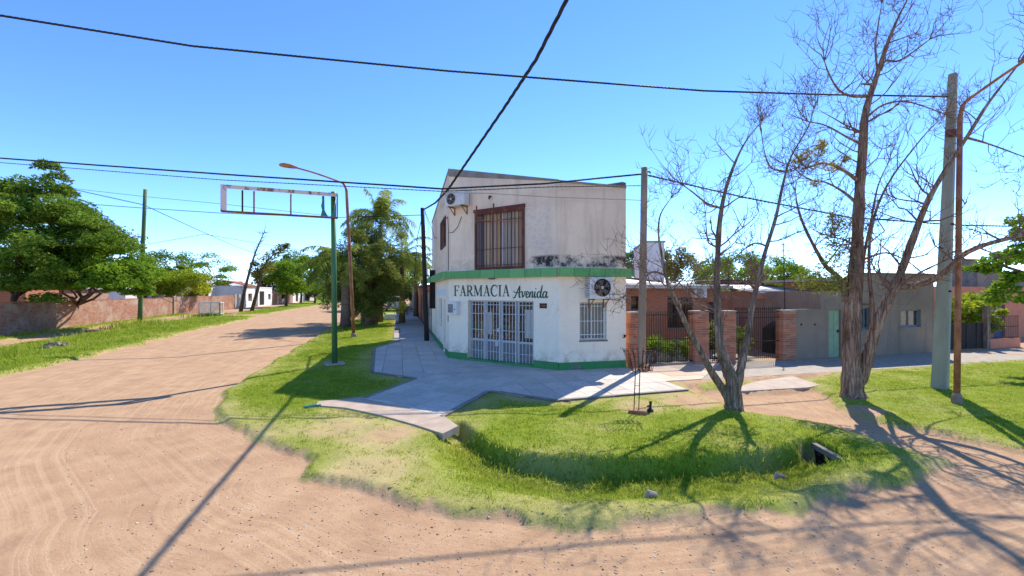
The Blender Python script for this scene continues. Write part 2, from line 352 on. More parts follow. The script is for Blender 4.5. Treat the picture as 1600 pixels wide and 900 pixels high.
PAVED = GP((616, 536), (584, 545), (579, 583), (648, 593), (566, 624), (497, 629), (493, 635), (540, 639), (592, 650), (646, 665), (692, 680), (716, 668), (694, 653), (765, 613), (870, 628), (1076, 611), (1004, 575), (980, 560), (872, 560), (701, 540), (690, 530))
PADP = GP((1178, 597), (1238, 588), (1282, 602), (1262, 606), (1150, 612), (1160, 603))
WALK = np.array([(7.0, 10.0), (11, 10.4), (60, 10.4), (60, 22), (7, 22)])
LAWNS = [lawnA, lawnB, lawnC, lawnD, lawnE, lawnF]
patches = [(G(597, 676), .55, .22), (G(535, 668), .6, .09), (G(560, 738), .5, .09), (G(1000, 635), .4, .1), (G(1075, 625), .6, .3), (G(1350, 640), .3, .3)]
ditch_c = np.array([tuple(G(x, y, -.30))[:2] for x, y in ((704, 684), (722, 702), (748, 722), (800, 744), (890, 756), (1000, 757), (1100, 752), (1200, 742), (1262, 728), (1292, 722))])
LA, LB = np.array(tuple(G(1267, 688))[:2]), np.array(tuple(G(1318, 716))[:2]); _q = np.array(tuple(G(1270, 712))[:2]) - LA; LSIDE = (LB - LA)[0] * _q[1] - (LB - LA)[1] * _q[0]
def polyline_near(P, L):
    d = np.full(len(P), 1e9); side = np.zeros(len(P)); tt = np.zeros(len(P)); acc = 0; tot = sum(np.linalg.norm(L[i + 1] - L[i]) for i in range(len(L) - 1))
    for i in range(len(L) - 1):
        a, b = L[i], L[i + 1]; e = b - a; ln = np.linalg.norm(e); w = P - a; raw = (w @ e) / (ln * ln); t = np.clip(raw, 0, 1)
        q = w - t[:, None] * e; dd = np.sqrt((q * q).sum(1)); s = e[0] * w[:, 1] - e[1] * w[:, 0]; m = dd < d
        d = np.where(m, dd, d); side = np.where(m, np.sign(s), side); tt = np.where(m, (acc + t * ln), tt)
        if i == 0: early = np.where(raw < 0, -raw * ln, 0)
        acc += ln
    return d, side, tt / tot
def fields(P):
    sds = [sdist(P, L) for L in LAWNS]; sd = np.max(sds, axis=0); sd = np.maximum(sd, sdist(P, PAVED) + .22); sp = np.maximum(np.maximum(sd, sdist(P, WALK)), sdist(P, PADP) + .1)
    wob = (fbm(P, 1.1, 3, 4) - .5) * .55 + (fbm(P, 6, 9, 3) - .5) * .22
    m = sst(-.07, .06, sd + wob)
    dry = np.zeros(len(P))
    for c, r, s in patches:
        dd = np.hypot(P[:, 0] - c.x, P[:, 1] - c.y); q = fbm(P, 2.5, 21, 3)
        m = m * (1 - sst(r * 1.15, r * .35, dd + (q - .5) * 1.0) * min(1, s * 3.2)); dry = np.maximum(dry, sst(r * 2.4, r * .5, dd))
    rim = sst(.9, 0, sd) * sst(-.6, -.1, sd); left = sst(1.5, -1.2, P[:, 0] - .12 * P[:, 1]) * sst(11.0, 8.5, P[:, 1] + .3 * P[:, 0])
    dry = np.clip(np.maximum(dry, np.maximum(rim * .6, left * .55)) + (fbm(P, .9, 33, 3) - .46) * 1.15, 0, 1)
    d, side, t = polyline_near(P, ditch_c)
    wd = .40 + 1.05 * sst(0.0, .30, t) * sst(1.0, .72, t); prof = np.where(side > 0, sst(.28, .10, d), sst(wd, .08, d) ** 1.2)
    ends = sst(0.0, .02, t) * sst(1.0, .985, t)
    dit = .30 * prof * ends * (.85 + .3 * fbm(P, 1.3, 5, 2))
    ee = LB - LA; el = np.linalg.norm(ee); rel = P - LA; al = (rel @ ee) / (el * el); pe = (ee[0] * rel[:, 1] - ee[1] * rel[:, 0]) / el; pe = -pe if LSIDE < 0 else pe
    hole = sst(.0, .06, al) * sst(1.0, .94, al) * sst(-.16, -.06, pe) * sst(.42, .05, pe); dit = np.maximum(dit, .46 * hole); m = m * (1 - sst(.3, .8, hole))
    h = -.095 * sst(.12, -.08, sp + wob * .6) + (fbm(P, 1.6, 11, 4) - .5) * .09 * sst(0, .5, sd) * sst(-.02, -.5, sdist(P, PAVED)) - dit
    # road ruts, following the verge round the corner
    far = np.hypot(P[:, 0], P[:, 1]); w2 = (fbm(P, .5, 41, 2) - .5) * 1.2; rut = (vnoise(np.stack([(sd + w2) * 3.2, P[:, 0] * .12 + P[:, 1] * .12], 1), 1, 51) - .5)
    h += sst(-.25, -.6, sd) * (rut * .010 + (fbm(P, 2.2, 61, 4) - .5) * .014) * sst(80, 30, far)
    return sd, m, dry, h, dit
def hgt(P): return fields(np.atleast_2d(np.asarray(P, float)))[3]
def hz(p): return float(hgt([[p[0], p[1]]])[0])
ang = np.concatenate([np.arange(-180, -60, 6), np.arange(-60, -52, 1.0), np.arange(-52, 52, .15), np.arange(52, 60, 1.0), np.arange(60, 180, 6)])
rad = [1.0]
while rad[-1] < 150: rad.append(rad[-1] * 1.011)
rad = np.array([.01, .3, .6] + rad + [170, 200, 260, 350, 500, 800, 1400, 2200, 3200])
A, RR = np.meshgrid(np.radians(ang) + TH, rad); GPp = np.stack([(np.sin(A) * RR).ravel(), (np.cos(A) * RR).ravel()], 1)
na, nr = len(ang), len(rad)
sd_, gm_, dry_, h_, dit_ = fields(GPp); h_ = np.where(RR.ravel() > 120, -.05, h_)
idx = np.arange(na * nr).reshape(nr, na); i2 = np.roll(idx, -1, axis=1)
quads = np.stack([idx[:-1], idx[1:], i2[1:], i2[:-1]], -1).reshape(-1, 4)
def ground_mat():
    t = NT('ground'); gm = t.attr('grass'); sd = t.attr('sd'); dry = t.attr('dry'); x, y, z = t.xyz()
    big = t.noise(.35, 5); mid = t.noise(2.2, 6); fine = t.noise(26, 6, rough=.75); grit = t.noise(95, 3)
    cv = t.new('ShaderNodeCombineXYZ'); t.l.new(t.math('ADD', t.math('MULTIPLY', sd, 6.5), t.math('MULTIPLY', t.noise(.13, 2), 4.0)), cv.inputs[0]); t.l.new(t.math('MULTIPLY', t.math('ADD', x, y), .09), cv.inputs[1])
    tr = t.noise(2.2, 6, cv.outputs[0], .65)
    c = t.ramp(mid, [(.3, (.37, .225, .125)), (.55, (.465, .295, .165)), (.8, (.545, .36, .21))])
    c = t.mix(t.math('MULTIPLY', t.mr(tr, .48, .66), .5), c, (.57, .39, .235)); c = t.mix(t.math('MULTIPLY', t.mr(tr, .46, .30), .5), c, (.34, .205, .125))
    c = t.mix(t.math('MULTIPLY', t.mr(big, .45, .7), .35), c, (.40, .23, .14)); c = t.mix(t.math('MULTIPLY', t.mr(fine, .52, .70), .55), c, (.26, .16, .10)); c = t.mix(t.math('MULTIPLY', t.mr(grit, .55, .75), .3), c, (.70, .55, .43))
    so = t.mix(dry, (.21, .29, .02), (.46, .37, .17)); so = t.mix(t.math('MULTIPLY', t.mr(fine, .45, .7), .55), so, (.17, .19, .02)); so = t.mix(t.math('MULTIPLY', t.mr(mid, .5, .75), .4), so, (.17, .19, .05))
    t.col(t.mix(gm, c, so)); t.bump(t.math('ADD', t.math('ADD', fine, t.math('MULTIPLY', grit, .35)), t.math('MULTIPLY', tr, .5)), .018, .7); return t.done(.95, 0, .15)
g = np_mesh('ground', np.column_stack([GPp, h_]), quads, ground_mat(), attrs={'grass': gm_, 'sd': np.clip(sd_, -30, 30), 'dry': dry_}, smooth=True); tag(g, kind='structure')

# ------------------------------------------------------------------ grass blades
def tuft_blades(P, hgtv, wid, tint, lean=.5):
    n = len(P); a = rng.uniform(0, 2 * np.pi, n); dx, dy = np.cos(a), np.sin(a); w = wid / 2
    b = rng.uniform(0, 2 * np.pi, n); l = hgtv * lean * rng.uniform(.2, 1.3, n); lx, ly = np.cos(b) * l, np.sin(b) * l
    v = np.empty((n, 5, 3)); z0 = P[:, 2] - .012
    v[:, 0] = np.stack([P[:, 0] - dx * w, P[:, 1] - dy * w, z0], 1); v[:, 1] = np.stack([P[:, 0] + dx * w, P[:, 1] + dy * w, z0], 1)
    mx, my = P[:, 0] + lx * .38, P[:, 1] + ly * .38
    v[:, 2] = np.stack([mx + dx * w * .8, my + dy * w * .8, z0 + hgtv * .62], 1); v[:, 3] = np.stack([mx - dx * w * .8, my - dy * w * .8, z0 + hgtv * .62], 1)
    v[:, 4] = np.stack([P[:, 0] + lx, P[:, 1] + ly, z0 + hgtv], 1)
    base = np.arange(n)[:, None] * 5
    q = np.concatenate([base + np.array([0, 1, 2]), base + np.array([0, 2, 3]), base + np.array([3, 2, 4])], 0)
    return v.reshape(-1, 3), q, np.repeat(tint, 5)
def scatter(poly, dens):
    lo, hi = poly.min(0), poly.max(0); n = int((hi - lo).prod() * dens); return rng.uniform(lo, hi, (n, 2))
def grass(name, polys, dens, hb, wb, maxd, extra=None):
    out = []
    for L in polys:
        L = L.copy()
        P = scatter(L, dens); Yd = ST * P[:, 0] + CT * P[:, 1]; Xd = CT * P[:, 0] - ST * P[:, 1]
        k = (Yd > 3) & (np.abs(Xd) < Yd * 1.28 + 1) & (Yd < maxd); P = P[k]; Yd = Yd[k]
        k = rng.uniform(0, 1, len(P)) < np.clip((8.5 / Yd) ** 1.7, 0, 1); P = P[k]; Yd = Yd[k]
        s = sdist(P, L) ; k = (s > -.25) & (sdist(P, PAVED) < -.015); P = P[k]; Yd = Yd[k]
        sd, m, dry, h, dit = fields(P); k = rng.uniform(0, 1, len(P)) < (m) * (1 - dry * .35); P, Yd, dry, h, dit, sd = P[k], Yd[k], dry[k], h[k], dit[k], sd[k]
        sc = np.clip(Yd / 8.5, 1, 4) ** .85; lush = np.clip(.55 * fbm(P, 1.7, 71, 3) + .9 * (fbm(P, 7, 73, 2) - .25), 0, 1.2)
        hh = hb * sc ** .6 * (.5 + 1.1 * lush) * (1 - dry * .55) * (1 + .9 * np.clip(dit, 0, .22) / .22 * rng.uniform(.0, 1, len(P))) * rng.uniform(.5, 1.4, len(P))
        tint = np.clip(.42 + dry * .5 + (fbm(P, .8, 81, 3) - .5) * .6 + (fbm(P, 5.5, 91, 3) - .5) * .75 + rng.normal(0, .2, len(P)), 0, 1)
        out.append(tuft_blades(np.column_stack([P, h]), hh, wb * sc * rng.uniform(.6, 1.4, len(P)), tint))
    vs, qs, ts, b = [], [], [], 0
    for v, q, t in out: vs.append(v); qs.append(q + b); ts.append(t); b += len(v)
    o = np_mesh(name, np.concatenate(vs), np.concatenate(qs), M['grass_blade'], attrs={'tint': np.concatenate(ts)}); return o
tag(grass('lawn_grass', [lawnA, lawnB, lawnF], 4600, .029, .0085, 45), 'short bright green lawn grass around the street corner', 'grass', kind='stuff')
tag(grass('verge_grass', [lawnC, lawnD, lawnE], 1900, .055, .012, 90), 'mid green verge grass across the dirt street beside the brick wall', 'grass', kind='stuff')

# taller weeds and broad blades standing out of the turf
def weeds(name, spots, mat):
    vs, qs, ts, b = [], [], [], 0
    for x, y, r, n, hh, w in spots:
        P = np.array([[x, y]]) + rng.normal(0, r, (n, 2)); vs.append(P); qs.append(hh * rng.uniform(.5, 1.3, n)); ts.append(w * rng.uniform(.6, 1.3, n))
    P = np.concatenate(vs); v, q, t = tuft_blades(np.column_stack([P, hgt(P)]), np.concatenate(qs), np.concatenate(ts), np.clip(rng.normal(.4, .25, len(P)), 0, 1), .7)
    return np_mesh(name, v, q, mat, attrs={'tint': t})
sp_ = []
for px, py, r, n, hh, w in ((215, 509, .9, 500, .5, .03), (190, 514, .6, 250, .4, .03), (240, 507, .7, 300, .45, .03), (330, 494, .8, 300, .5, .04), (22, 553, .4, 200, .4, .02), (5, 560, .5, 200, .5, .02), (110, 535, .7, 200, .3, .02), (150, 524, .8, 200, .3, .02), (310, 495, .8, 200, .45, .04)):
    c = G(px, py); sp_.append((c.x, c.y, r, n, hh, w))
for k in range(300):
    t_ = random.random(); t_ = .12 + .85 * t_; i = min(int(t_ * (len(ditch_c) - 1)), len(ditch_c) - 2); f_ = t_ * (len(ditch_c) - 1) - i; c = ditch_c[i] * (1 - f_) + ditch_c[i + 1] * f_; sp_.append((c[0] + random.gauss(0, .25), c[1] + random.gauss(.05, .3), .05, 9, random.uniform(.06, .14), .012))
cand = np.stack([rng.uniform(lawnA[:, 0].min(), lawnA[:, 0].max(), 9000), rng.uniform(4.4, 13, 9000)], 1); f1 = fields(cand); ok = (f1[0] > .3) & (f1[1] > .6) & (sdist(cand, PAVED) < -.15)
for c, d_ in zip(cand[ok][:1500], f1[2][ok][:1500]): sp_.append((c[0], c[1], .045, 8, random.uniform(.035, .075) * (1 - .4 * d_), .013))
tag(weeds('tall_weeds', sp_, M['grass_blade']), 'taller weed tufts in the ditch, lawn and beside the mossy pole', 'weeds', kind='stuff')
# ------------------------------------------------------------------ loose stones, leaf litter and twigs on the dirt
def scatter_stones(name, n, rmin, rmax, smin, smax, mat, fwd=(-46, 46), flat=.6, grassy=0.0):
    r = np.exp(rng.uniform(np.log(rmin), np.log(rmax), n)); a = np.radians(rng.uniform(*fwd, n)) + TH
    P = np.stack([np.sin(a) * r, np.cos(a) * r], 1); sd, m, dry, h, dit = fields(P); k = m < .25 if grassy == 0 else m > .6; P, h = P[k], h[k]; n = len(P)
    s = smin * (smax / smin) ** (rng.uniform(0, 1, n) ** 2.2); base = np.array([(1, 0, 0), (0, 1, 0), (-1, 0, 0), (0, -1, 0), (0, 0, 1), (0, 0, -1)], float)
    v = base[None] * rng.uniform(.55, 1.25, (n, 6, 1)); v[:, :, 2] *= flat; t = rng.uniform(0, 6.28, n); x = v[:, :, 0] * np.cos(t)[:, None] - v[:, :, 1] * np.sin(t)[:, None]; y = v[:, :, 0] * np.sin(t)[:, None] + v[:, :, 1] * np.cos(t)[:, None]
    v[:, :, 0], v[:, :, 1] = x, y; v = v * s[:, None, None] + np.column_stack([P, h])[:, None, :]
    f = np.array([(0, 1, 4), (1, 2, 4), (2, 3, 4), (3, 0, 4), (1, 0, 5), (2, 1, 5), (3, 2, 5), (0, 3, 5)])
    q = (f[None] + (np.arange(n) * 6)[:, None, None]).reshape(-1, 3)
    return np_mesh(name, v.reshape(-1, 3), q, mat, attrs={'tint': np.repeat(rng.uniform(0, 1, n), 6)})
def stone_mat():
    t = NT('stones'); t.col(t.ramp(t.attr('tint'), [(0, (.16, .10, .07)), (.3, (.40, .26, .17)), (.8, (.52, .37, .27)), (1, (.66, .56, .46))])); return t.done(.9)
tag(scatter_stones('gravel', 26000, 3.0, 30, .004, .021, stone_mat()), 'small loose stones and grit scattered over the dirt street', 'gravel', kind='stuff')
tag(scatter_stones('leaf_litter', 1600, 4.0, 16, .012, .035, M['debris'], flat=.18, grassy=1), 'dry leaf litter lying in the lawn grass', 'litter', kind='stuff')

# ------------------------------------------------------------------ paving
def clip(poly, a, b):
    """keep the part of poly left of a->b"""
    out = []; n = len(poly); e = (b[0] - a[0], b[1] - a[1])
    f = lambda p: e[0] * (p[1] - a[1]) - e[1] * (p[0] - a[0])
    for i in range(n):
        p, q = poly[i], poly[(i + 1) % n]; fp, fq = f(p), f(q)
        if fp >= 0: out.append(p)
        if (fp >= 0) != (fq >= 0): t = fp / (fp - fq); out.append((p[0] + (q[0] - p[0]) * t, p[1] + (q[1] - p[1]) * t))
    return out
def ccw(p): return p if sum(p[i][0] * p[(i + 1) % len(p)][1] - p[(i + 1) % len(p)][0] * p[i][1] for i in range(len(p))) > 0 else p[::-1]
def parea(p): return abs(sum(p[i][0] * p[(i + 1) % len(p)][1] - p[(i + 1) % len(p)][0] * p[i][1] for i in range(len(p)))) / 2
def tiles(parent, name, region, step, mat, ztop, th, gap=.010, off=(0, 0), jit=.002, rot=0.0):
    region = ccw([tuple(p)[:2] for p in region]); cx, sx = math.cos(rot), math.sin(rot)
    loc = [(p[0] * cx + p[1] * sx, -p[0] * sx + p[1] * cx) for p in region]
    x0, x1 = min(p[0] for p in loc), max(p[0] for p in loc); y0, y1 = min(p[1] for p in loc), max(p[1] for p in loc)
    i0, i1 = math.floor((x0 - off[0]) / step[0]), math.ceil((x1 - off[0]) / step[0]); j0, j1 = math.floor((y0 - off[1]) / step[1]), math.ceil((y1 - off[1]) / step[1]); n = 0
    for j in range(j0, j1):
        for i in range(i0, i1):
            ax, ay = off[0] + i * step[0] + gap / 2, off[1] + j * step[1] + gap / 2; bx, by = ax + step[0] - gap, ay + step[1] - gap
            p = [(ax, ay), (bx, ay), (bx, by), (ax, by)]
            for k in range(len(loc)):
                p = clip(p, loc[k], loc[(k + 1) % len(loc)])
                if len(p) < 3: break
            if len(p) < 3 or parea(p) < .004: continue
            p = [(q[0] * cx - q[1] * sx, q[0] * sx + q[1] * cx) for q in p]
            zz = ztop + random.uniform(-jit, jit); m = MB(); m.prism(p, zz - th, [zz + random.uniform(-jit, jit) * .5 for _ in p]); m.build(name, mat, parent); n += 1
    return n
# pharmacy plan (street frame)
P0, P1, P2, P3, P4, P5 = (1.80, 25.2), (1.80, 16.35), (4.86, 12.90), (7.18, 12.86), (7.18, 25.2), (1.8, 25.2)
pl = {k: tuple(G(*v))[:2] for k, v in dict(a=(616, 536), b=(584, 545), c=(579, 583), d=(648, 593), e=(566, 624), f=(694, 653), g=(765, 613), h=(870, 628), i=(1076, 611), j=(1004, 584)).items()}
def inset(p, k=.08):
    c = (sum(q[0] for q in p) / len(p), sum(q[1] for q in p) / len(p)); return [(c[0] + (q[0] - c[0]) * (1 - k), c[1] + (q[1] - c[1]) * (1 - k)) for q in p]
plaza_outline = [pl['a'], pl['b'], pl['c'], pl['d'], pl['e'], pl['f'], pl['g'], pl['h'], pl['i'], pl['j'], P3, P2, P1, (1.8, 22.0)]
m = MB(); m.prism(plaza_outline, -.12, .012); plaza = m.build('plaza', M['grey_cement'], org=(0, 0, 0)); tag(plaza, kind='structure')
# convex regions of the plaza
W0 = (1.80, 22.0)
tiles(plaza, 'paving_tile', [pl['a'], pl['b'], pl['c'], pl['d'], P1, W0], (.62, .62), M['plaza_tile'], .034, .03, .015, rot=R(0), off=(.1, .2))
tiles(plaza, 'paving_tile', [pl['d'], pl['e'], pl['f'], pl['g']], (.62, .62), M['plaza_tile'], .034, .03, .015, rot=R(-42))
tiles(plaza, 'paving_tile', [P1, pl['d'], pl['g'], P2], (.62, .62), M['plaza_tile'], .034, .03, .015, rot=R(-42))
tiles(plaza, 'paving_tile', [P2, pl['g'], pl['h'], pl['i'], pl['j'], P3], (.62, .62), M['plaza_tile'], .034, .03, .015, rot=R(0))
# dark border kerb of the plaza
def kerb(pts, w=.11, z=.040):
    for a, b in zip(pts[:-1], pts[1:]):
        m = MB(); d = Vector((b[0] - a[0], b[1] - a[1], 0)); n_ = Vector((-d.y, d.x, 0)).normalized() * w; m.obox((a[0], a[1], -.1), d * .998, n_, (0, 0, .1 + z)); m.build('edging_strip', M['grey_cement'], plaza)
kerb([pl['a'], pl['b'], pl['c'], pl['d']], .1); kerb([pl['d'], pl['e']], .1, .042); kerb([pl['f'], pl['g'], pl['h'], pl['i']], .1, .041)
# concrete slab bridging the ditch
sl_n = [G(497, 629), G(566, 622), G(630, 636), G(694, 652), G(716, 668)]; sl_f = [G(493, 635), G(540, 639), G(592, 650), G(646, 665), G(692, 680)]
slab = thing('drain_slab', 'pale concrete slab strip bridging the ditch at the plaza tip', 'slab', G(600, 640))
for k in range(4):
    a, b, c_, d_ = sl_n[k], sl_n[k + 1], sl_f[k + 1], sl_f[k]; q = [tuple(x)[:2] for x in (a, b, c_, d_)]; cc = (sum(x[0] for x in q) / 4, sum(x[1] for x in q) / 4)
    q = [(cc[0] + (x[0] - cc[0]) * .994, cc[1] + (x[1] - cc[1]) * .994) for x in q]
    m = MB(); m.prism(q, -.09, .030); m.build('slab_section', M['concrete_warm'], slab)
m = MB(); a, b = G(716, 668), G(692, 680); n_ = Vector((a.x - b.x, a.y - b.y, 0)); dd = Vector((-n_.y, n_.x, 0)).normalized()
m.obox(Vector((b.x, b.y, -.6)) + dd * .55, n_, dd * .1, (0, 0, .48)); m.build('culvert_shade_panel', M['dark_void'], slab)  # near-black panel paints the shade inside the culvert mouth
# second culvert: lintel over a dark opening
ca, cb = G(1267, 688, -.0), G(1318, 716, -.0); e = (cb - ca); e.z = 0; nn = Vector((-e.y, e.x, 0)).normalized()
if nn.dot(Vector((1, .2, 0))) < 0: nn = -nn
cul = thing('culvert', 'tilted concrete lintel over a dark drain opening in the lawn', 'culvert', ca)
m = MB(); m.obox(Vector((ca.x, ca.y, -.12)), e, nn * .08, (0, 0, .085)); m.build('lintel', M['stone_grey'], cul)
m = MB(); m.obox(Vector((ca.x, ca.y, -.75)) + nn * .04, e, nn * .05, (0, 0, .66)); m.build('drain_shade_panel', M['dark_void'], cul)  # added near-black sheet, its colour gives the shade below the lintel
# right-hand sidewalk slabs, and the driveway pad
walk = MB(); walk.prism([(7.2, 10.62), (60, 10.9), (60, 12.95), (7.2, 12.9)], -.1, .004); walk = walk.build('sidewalk', M['concrete'], org=(0, 0, 0)); tag(walk, kind='structure')
tiles(walk, 'paving_slab', [pl['j'], pl['i'], tuple(G(1084, 604))[:2], (11.0, 10.66), (34, 10.75), (34, 12.9), (7.25, 12.86)], (.98, .78), M['walk_slab'], .022, .02, .014, (0, .2), .004, R(.6))
pad = MB(); padq = [tuple(G(*q))[:2] for q in ((1178, 597), (1238, 588), (1282, 602), (1262, 606), (1150, 612), (1160, 603))]; pad.prism(padq, -.08, .012); pad = pad.build('driveway_pad', M['concrete_warm'], org=(0, 0, 0)); tag(pad, kind='structure')
# left-hand sidewalk running along the far side street
wl_ = MB(); wl_.prism([(-.35, 22.05), (1.79, 22.02), (1.79, 70), (-.35, 70)], -.1, .004); wl_ = wl_.build('sidewalk', M['grey_cement'], org=(0, 0, 0)); tag(wl_, kind='structure')
v0 = 22.08; k = 0
for ln in (2.0, 2.3, .5, 3.6, .6, 3.0, 4.2, 2.4, 4.5, 1.0, 5, 3, 6, 5, 6):
    m = MB(); m.prism([(-.3 if k % 3 else .05, v0), (1.77, v0), (1.77, v0 + ln - .04), (-.3 if k % 3 else .05, v0 + ln - .04)], -.05, .03 + .02 * (k % 2)); m.build('paving_slab', M['walk_slab_grey'], wl_); v0 += ln; k += 1
# dirt foot path on the left is part of the ground sheet; clods of turned soil
for (px, py, s, lab) in ((88, 541, .22, 'dug brown soil clod on the left verge, larger one'), (70, 546, .15, 'small dug soil clod on the left verge beside the larger one')):
    m = MB(); c = G(px, py)
    N = 13; L = s * 3; m.add([c + Vector(((i / (N - 1) - .5) * L * 2, (j / (N - 1) - .5) * L, max(-.06, s * 1.1 * (1 - ((i / (N - 1) - .5) * 2) ** 2) * (1 - ((j / (N - 1) - .5) * 2) ** 2) * random.uniform(.1, 1.3) - .03))) for j in range(N) for i in range(N)], [(j * N + i, j * N + i + 1, (j + 1) * N + i + 1, (j + 1) * N + i) for j in range(N - 1) for i in range(N - 1)])
    tag(m.build('soil_clod', M['debris'], smooth=False), lab, 'soil clod')
for (px, py, s, lab) in ((1018, 760, .09, 'pale broken stone lying on the lawn near the ditch'), (1218, 716, .09, 'small pale stone beside the drain opening')):
    c = G(px, py); c.z = hz(c); m = MB(); m.tube([c + Vector((-s, 0, .01)), c + Vector((-.3 * s, .02, .06)), c + Vector((.5 * s, -.02, .05)), c + Vector((s, 0, .01))], [.02, .09 * s / .16, .07 * s / .16, .015], 7); tag(m.build('stone', M['concrete_warm']), lab, 'stone')
c = G(485, 637); m = MB(); m.box((c.x, c.y, .03), (.25, .07, .05), .5); m.box((c.x + .16, c.y + .05, .03), (.09, .06, .03), .1); tag(m.build('plastic_bottle', M['teal_plastic']), 'small teal plastic bottle in the grass beside the slab', 'bottle')

# ------------------------------------------------------------------ pharmacy
class Fac:
    """a wall line: a along the wall, z up, d outwards"""
    def __init__(s, p, q):
        s.p = Vector((p[0], p[1], 0)); v = Vector((q[0] - p[0], q[1] - p[1], 0)); s.len = v.length; s.d = v.normalized(); s.n = Vector((s.d.y, -s.d.x, 0)); s.rz = math.atan2(s.d.y, s.d.x)
    def pt(s, a, z, d=0.0): return s.p + s.d * a + s.n * d + Vector((0, 0, z))
    def a(s, px, off=0.0):
        k = (px - 800) / F; r = c2w(k, 1.0); o = s.p + s.n * off; # o + d*a = r*t
        det = s.d.x * (-r.y) - (-r.x) * s.d.y; bx, by = -o.x, -o.y
        return (bx * (-r.y) - (-r.x) * by) / det
    def z(s, px, py, off=0.0): p = s.pt(s.a(px, off), 0, off); return CAMH + (HZ - py) / F * depth(p)
    def box(s, m, a0, a1, z0, z1, d0, d1): return m.obox(s.pt(a0, z0, d0), s.d * (a1 - a0), s.n * (d1 - d0), (0, 0, z1 - z0))
    def wall(s, m, z0, ztop, openings, th=.22, a0=0, a1=None):
        """ztop: function of a (or number); openings (a0,a1,z0,z1)"""
        a1 = s.len if a1 is None else a1; zt = ztop if callable(ztop) else (lambda a: ztop)
        cuts = sorted(set([a0, a1] + [x for o in openings for x in o[:2] if a0 < x < a1]))
        for x0, x1 in zip(cuts[:-1], cuts[1:]):
            mid = (x0 + x1) / 2; ops = sorted([o for o in openings if o[0] < mid < o[1]], key=lambda o: o[2]); z = z0
            for o in ops:
                if o[2] > z: s.box(m, x0, x1, z, o[2], -th, 0)
                z = o[3]
            vs = [s.pt(x0, z, -th), s.pt(x1, z, -th), s.pt(x1, z, 0), s.pt(x0, z, 0), s.pt(x0, zt(x0), -th), s.pt(x1, zt(x1), -th), s.pt(x1, zt(x1), 0), s.pt(x0, zt(x0), 0)]
            m.add(vs, [(0, 1, 2, 3), (7, 6, 5, 4), (4, 5, 1, 0), (5, 6, 2, 1), (6, 7, 3, 2), (7, 4, 0, 3)])
L_, C_, R_ = Fac(P0, P1), Fac(P1, P2), Fac(P2, P3)
ph = thing('pharmacy_building', 'white two-storey corner pharmacy with green band and barred entrance', 'building', (4.2, 18, 0))
CZ0, CZ1 = 2.98, 3.25
door = (C_.a(731), C_.a(833.5), .10, 2.20); winC = (C_.a(743), C_.a(820), 3.28, C_.z(800, 326)); winR = (R_.a(906), R_.a(948), .95, 2.17)
winL = (L_.a(685.5), L_.a(690.5), .98, 2.2); doorL = (L_.a(692.5), L_.a(696.5), .1, 2.2); winLU = (L_.a(689.3), L_.a(697.0), 4.35, 5.55)
m = MB(); L_.wall(m, 0, CZ0, [winL, doorL]); C_.wall(m, 0, CZ0, [door]); R_.wall(m, 0, CZ0, [winR]); B_ = Fac(P3, P4); B_.wall(m, 0, CZ0, []); m.build('lower_wall', M['plaster_lower'], ph)
zP0, zP1, zP2, zP3 = 6.45, 7.08, 5.99, 5.93
zl = lambda a: zP0 + (zP1 - zP0) * a / L_.len
m = MB(); L_.wall(m, CZ0, zl, [winLU]); C_.wall(m, CZ0, lambda a: zP1 + (zP2 - zP1) * a / C_.len, [winC]); R_.wall(m, CZ0, lambda a: zP2 + (zP3 - zP2) * a / R_.len, []); B_.wall(m, CZ0, 5.92, []); Fac(P4, P0).wall(m, 0, lambda a: 5.9 + .5 * a / 5.38, []); m.build('upper_wall', M['plaster_upper'], ph)
# roof sheet, coping along the corner wall and a dark wedge on the party wall
m = MB(); rp = [(1.9, 25.1), (1.9, 16.42), (4.88, 13.02), (7.1, 12.98), (7.1, 25.1)]; m.prism(rp, [5.7, 6.3, 5.6, 5.55, 5.55], [5.75, 6.35, 5.65, 5.6, 5.6]); m.build('roof', M['roof_tin'], ph)
m = MB()
def cop(fc, a0, a1, z0, z1, h0, h1, over=.05):
    vs = [fc.pt(a0, z0 - h0, -.24), fc.pt(a1, z1 - h1, -.24), fc.pt(a1, z1 - h1, over), fc.pt(a0, z0 - h0, over), fc.pt(a0, z0 + .03, -.24), fc.pt(a1, z1 + .03, -.24), fc.pt(a1, z1 + .03, over), fc.pt(a0, z0 + .03, over)]
    m.add(vs, [(0, 1, 2, 3), (7, 6, 5, 4), (4, 5, 1, 0), (5, 6, 2, 1), (6, 7, 3, 2), (7, 4, 0, 3)])
cop(C_, -.02, 4.6, zP1, zP2 + .02, .26, .02, .035); m.build('coping', M['grey_cement'], ph)
m = MB(); cop(L_, 0, L_.len - .02, zP0, zP1, .05, .05, .03); cop(R_, 0.02, R_.len, zP2, zP3, .03, .05, .03); m.build('coping', M['concrete'], ph)
m = MB(); m.add([R_.pt(1.45, 5.95, -.02), R_.pt(2.33, 5.94, -.02), R_.pt(2.33, 6.08, -.02), R_.pt(2.2, 6.10, -.02), R_.pt(1.45, 5.95, -.3), R_.pt(2.33, 5.94, -.3), R_.pt(2.33, 6.08, -.3), R_.pt(2.2, 6.10, -.3)], [(0, 1, 2, 3), (7, 6, 5, 4), (0, 4, 5, 1), (1, 5, 6, 2), (2, 6, 7, 3), (3, 7, 4, 0)]); m.build('parapet_wedge', M['stone_grey'], ph)
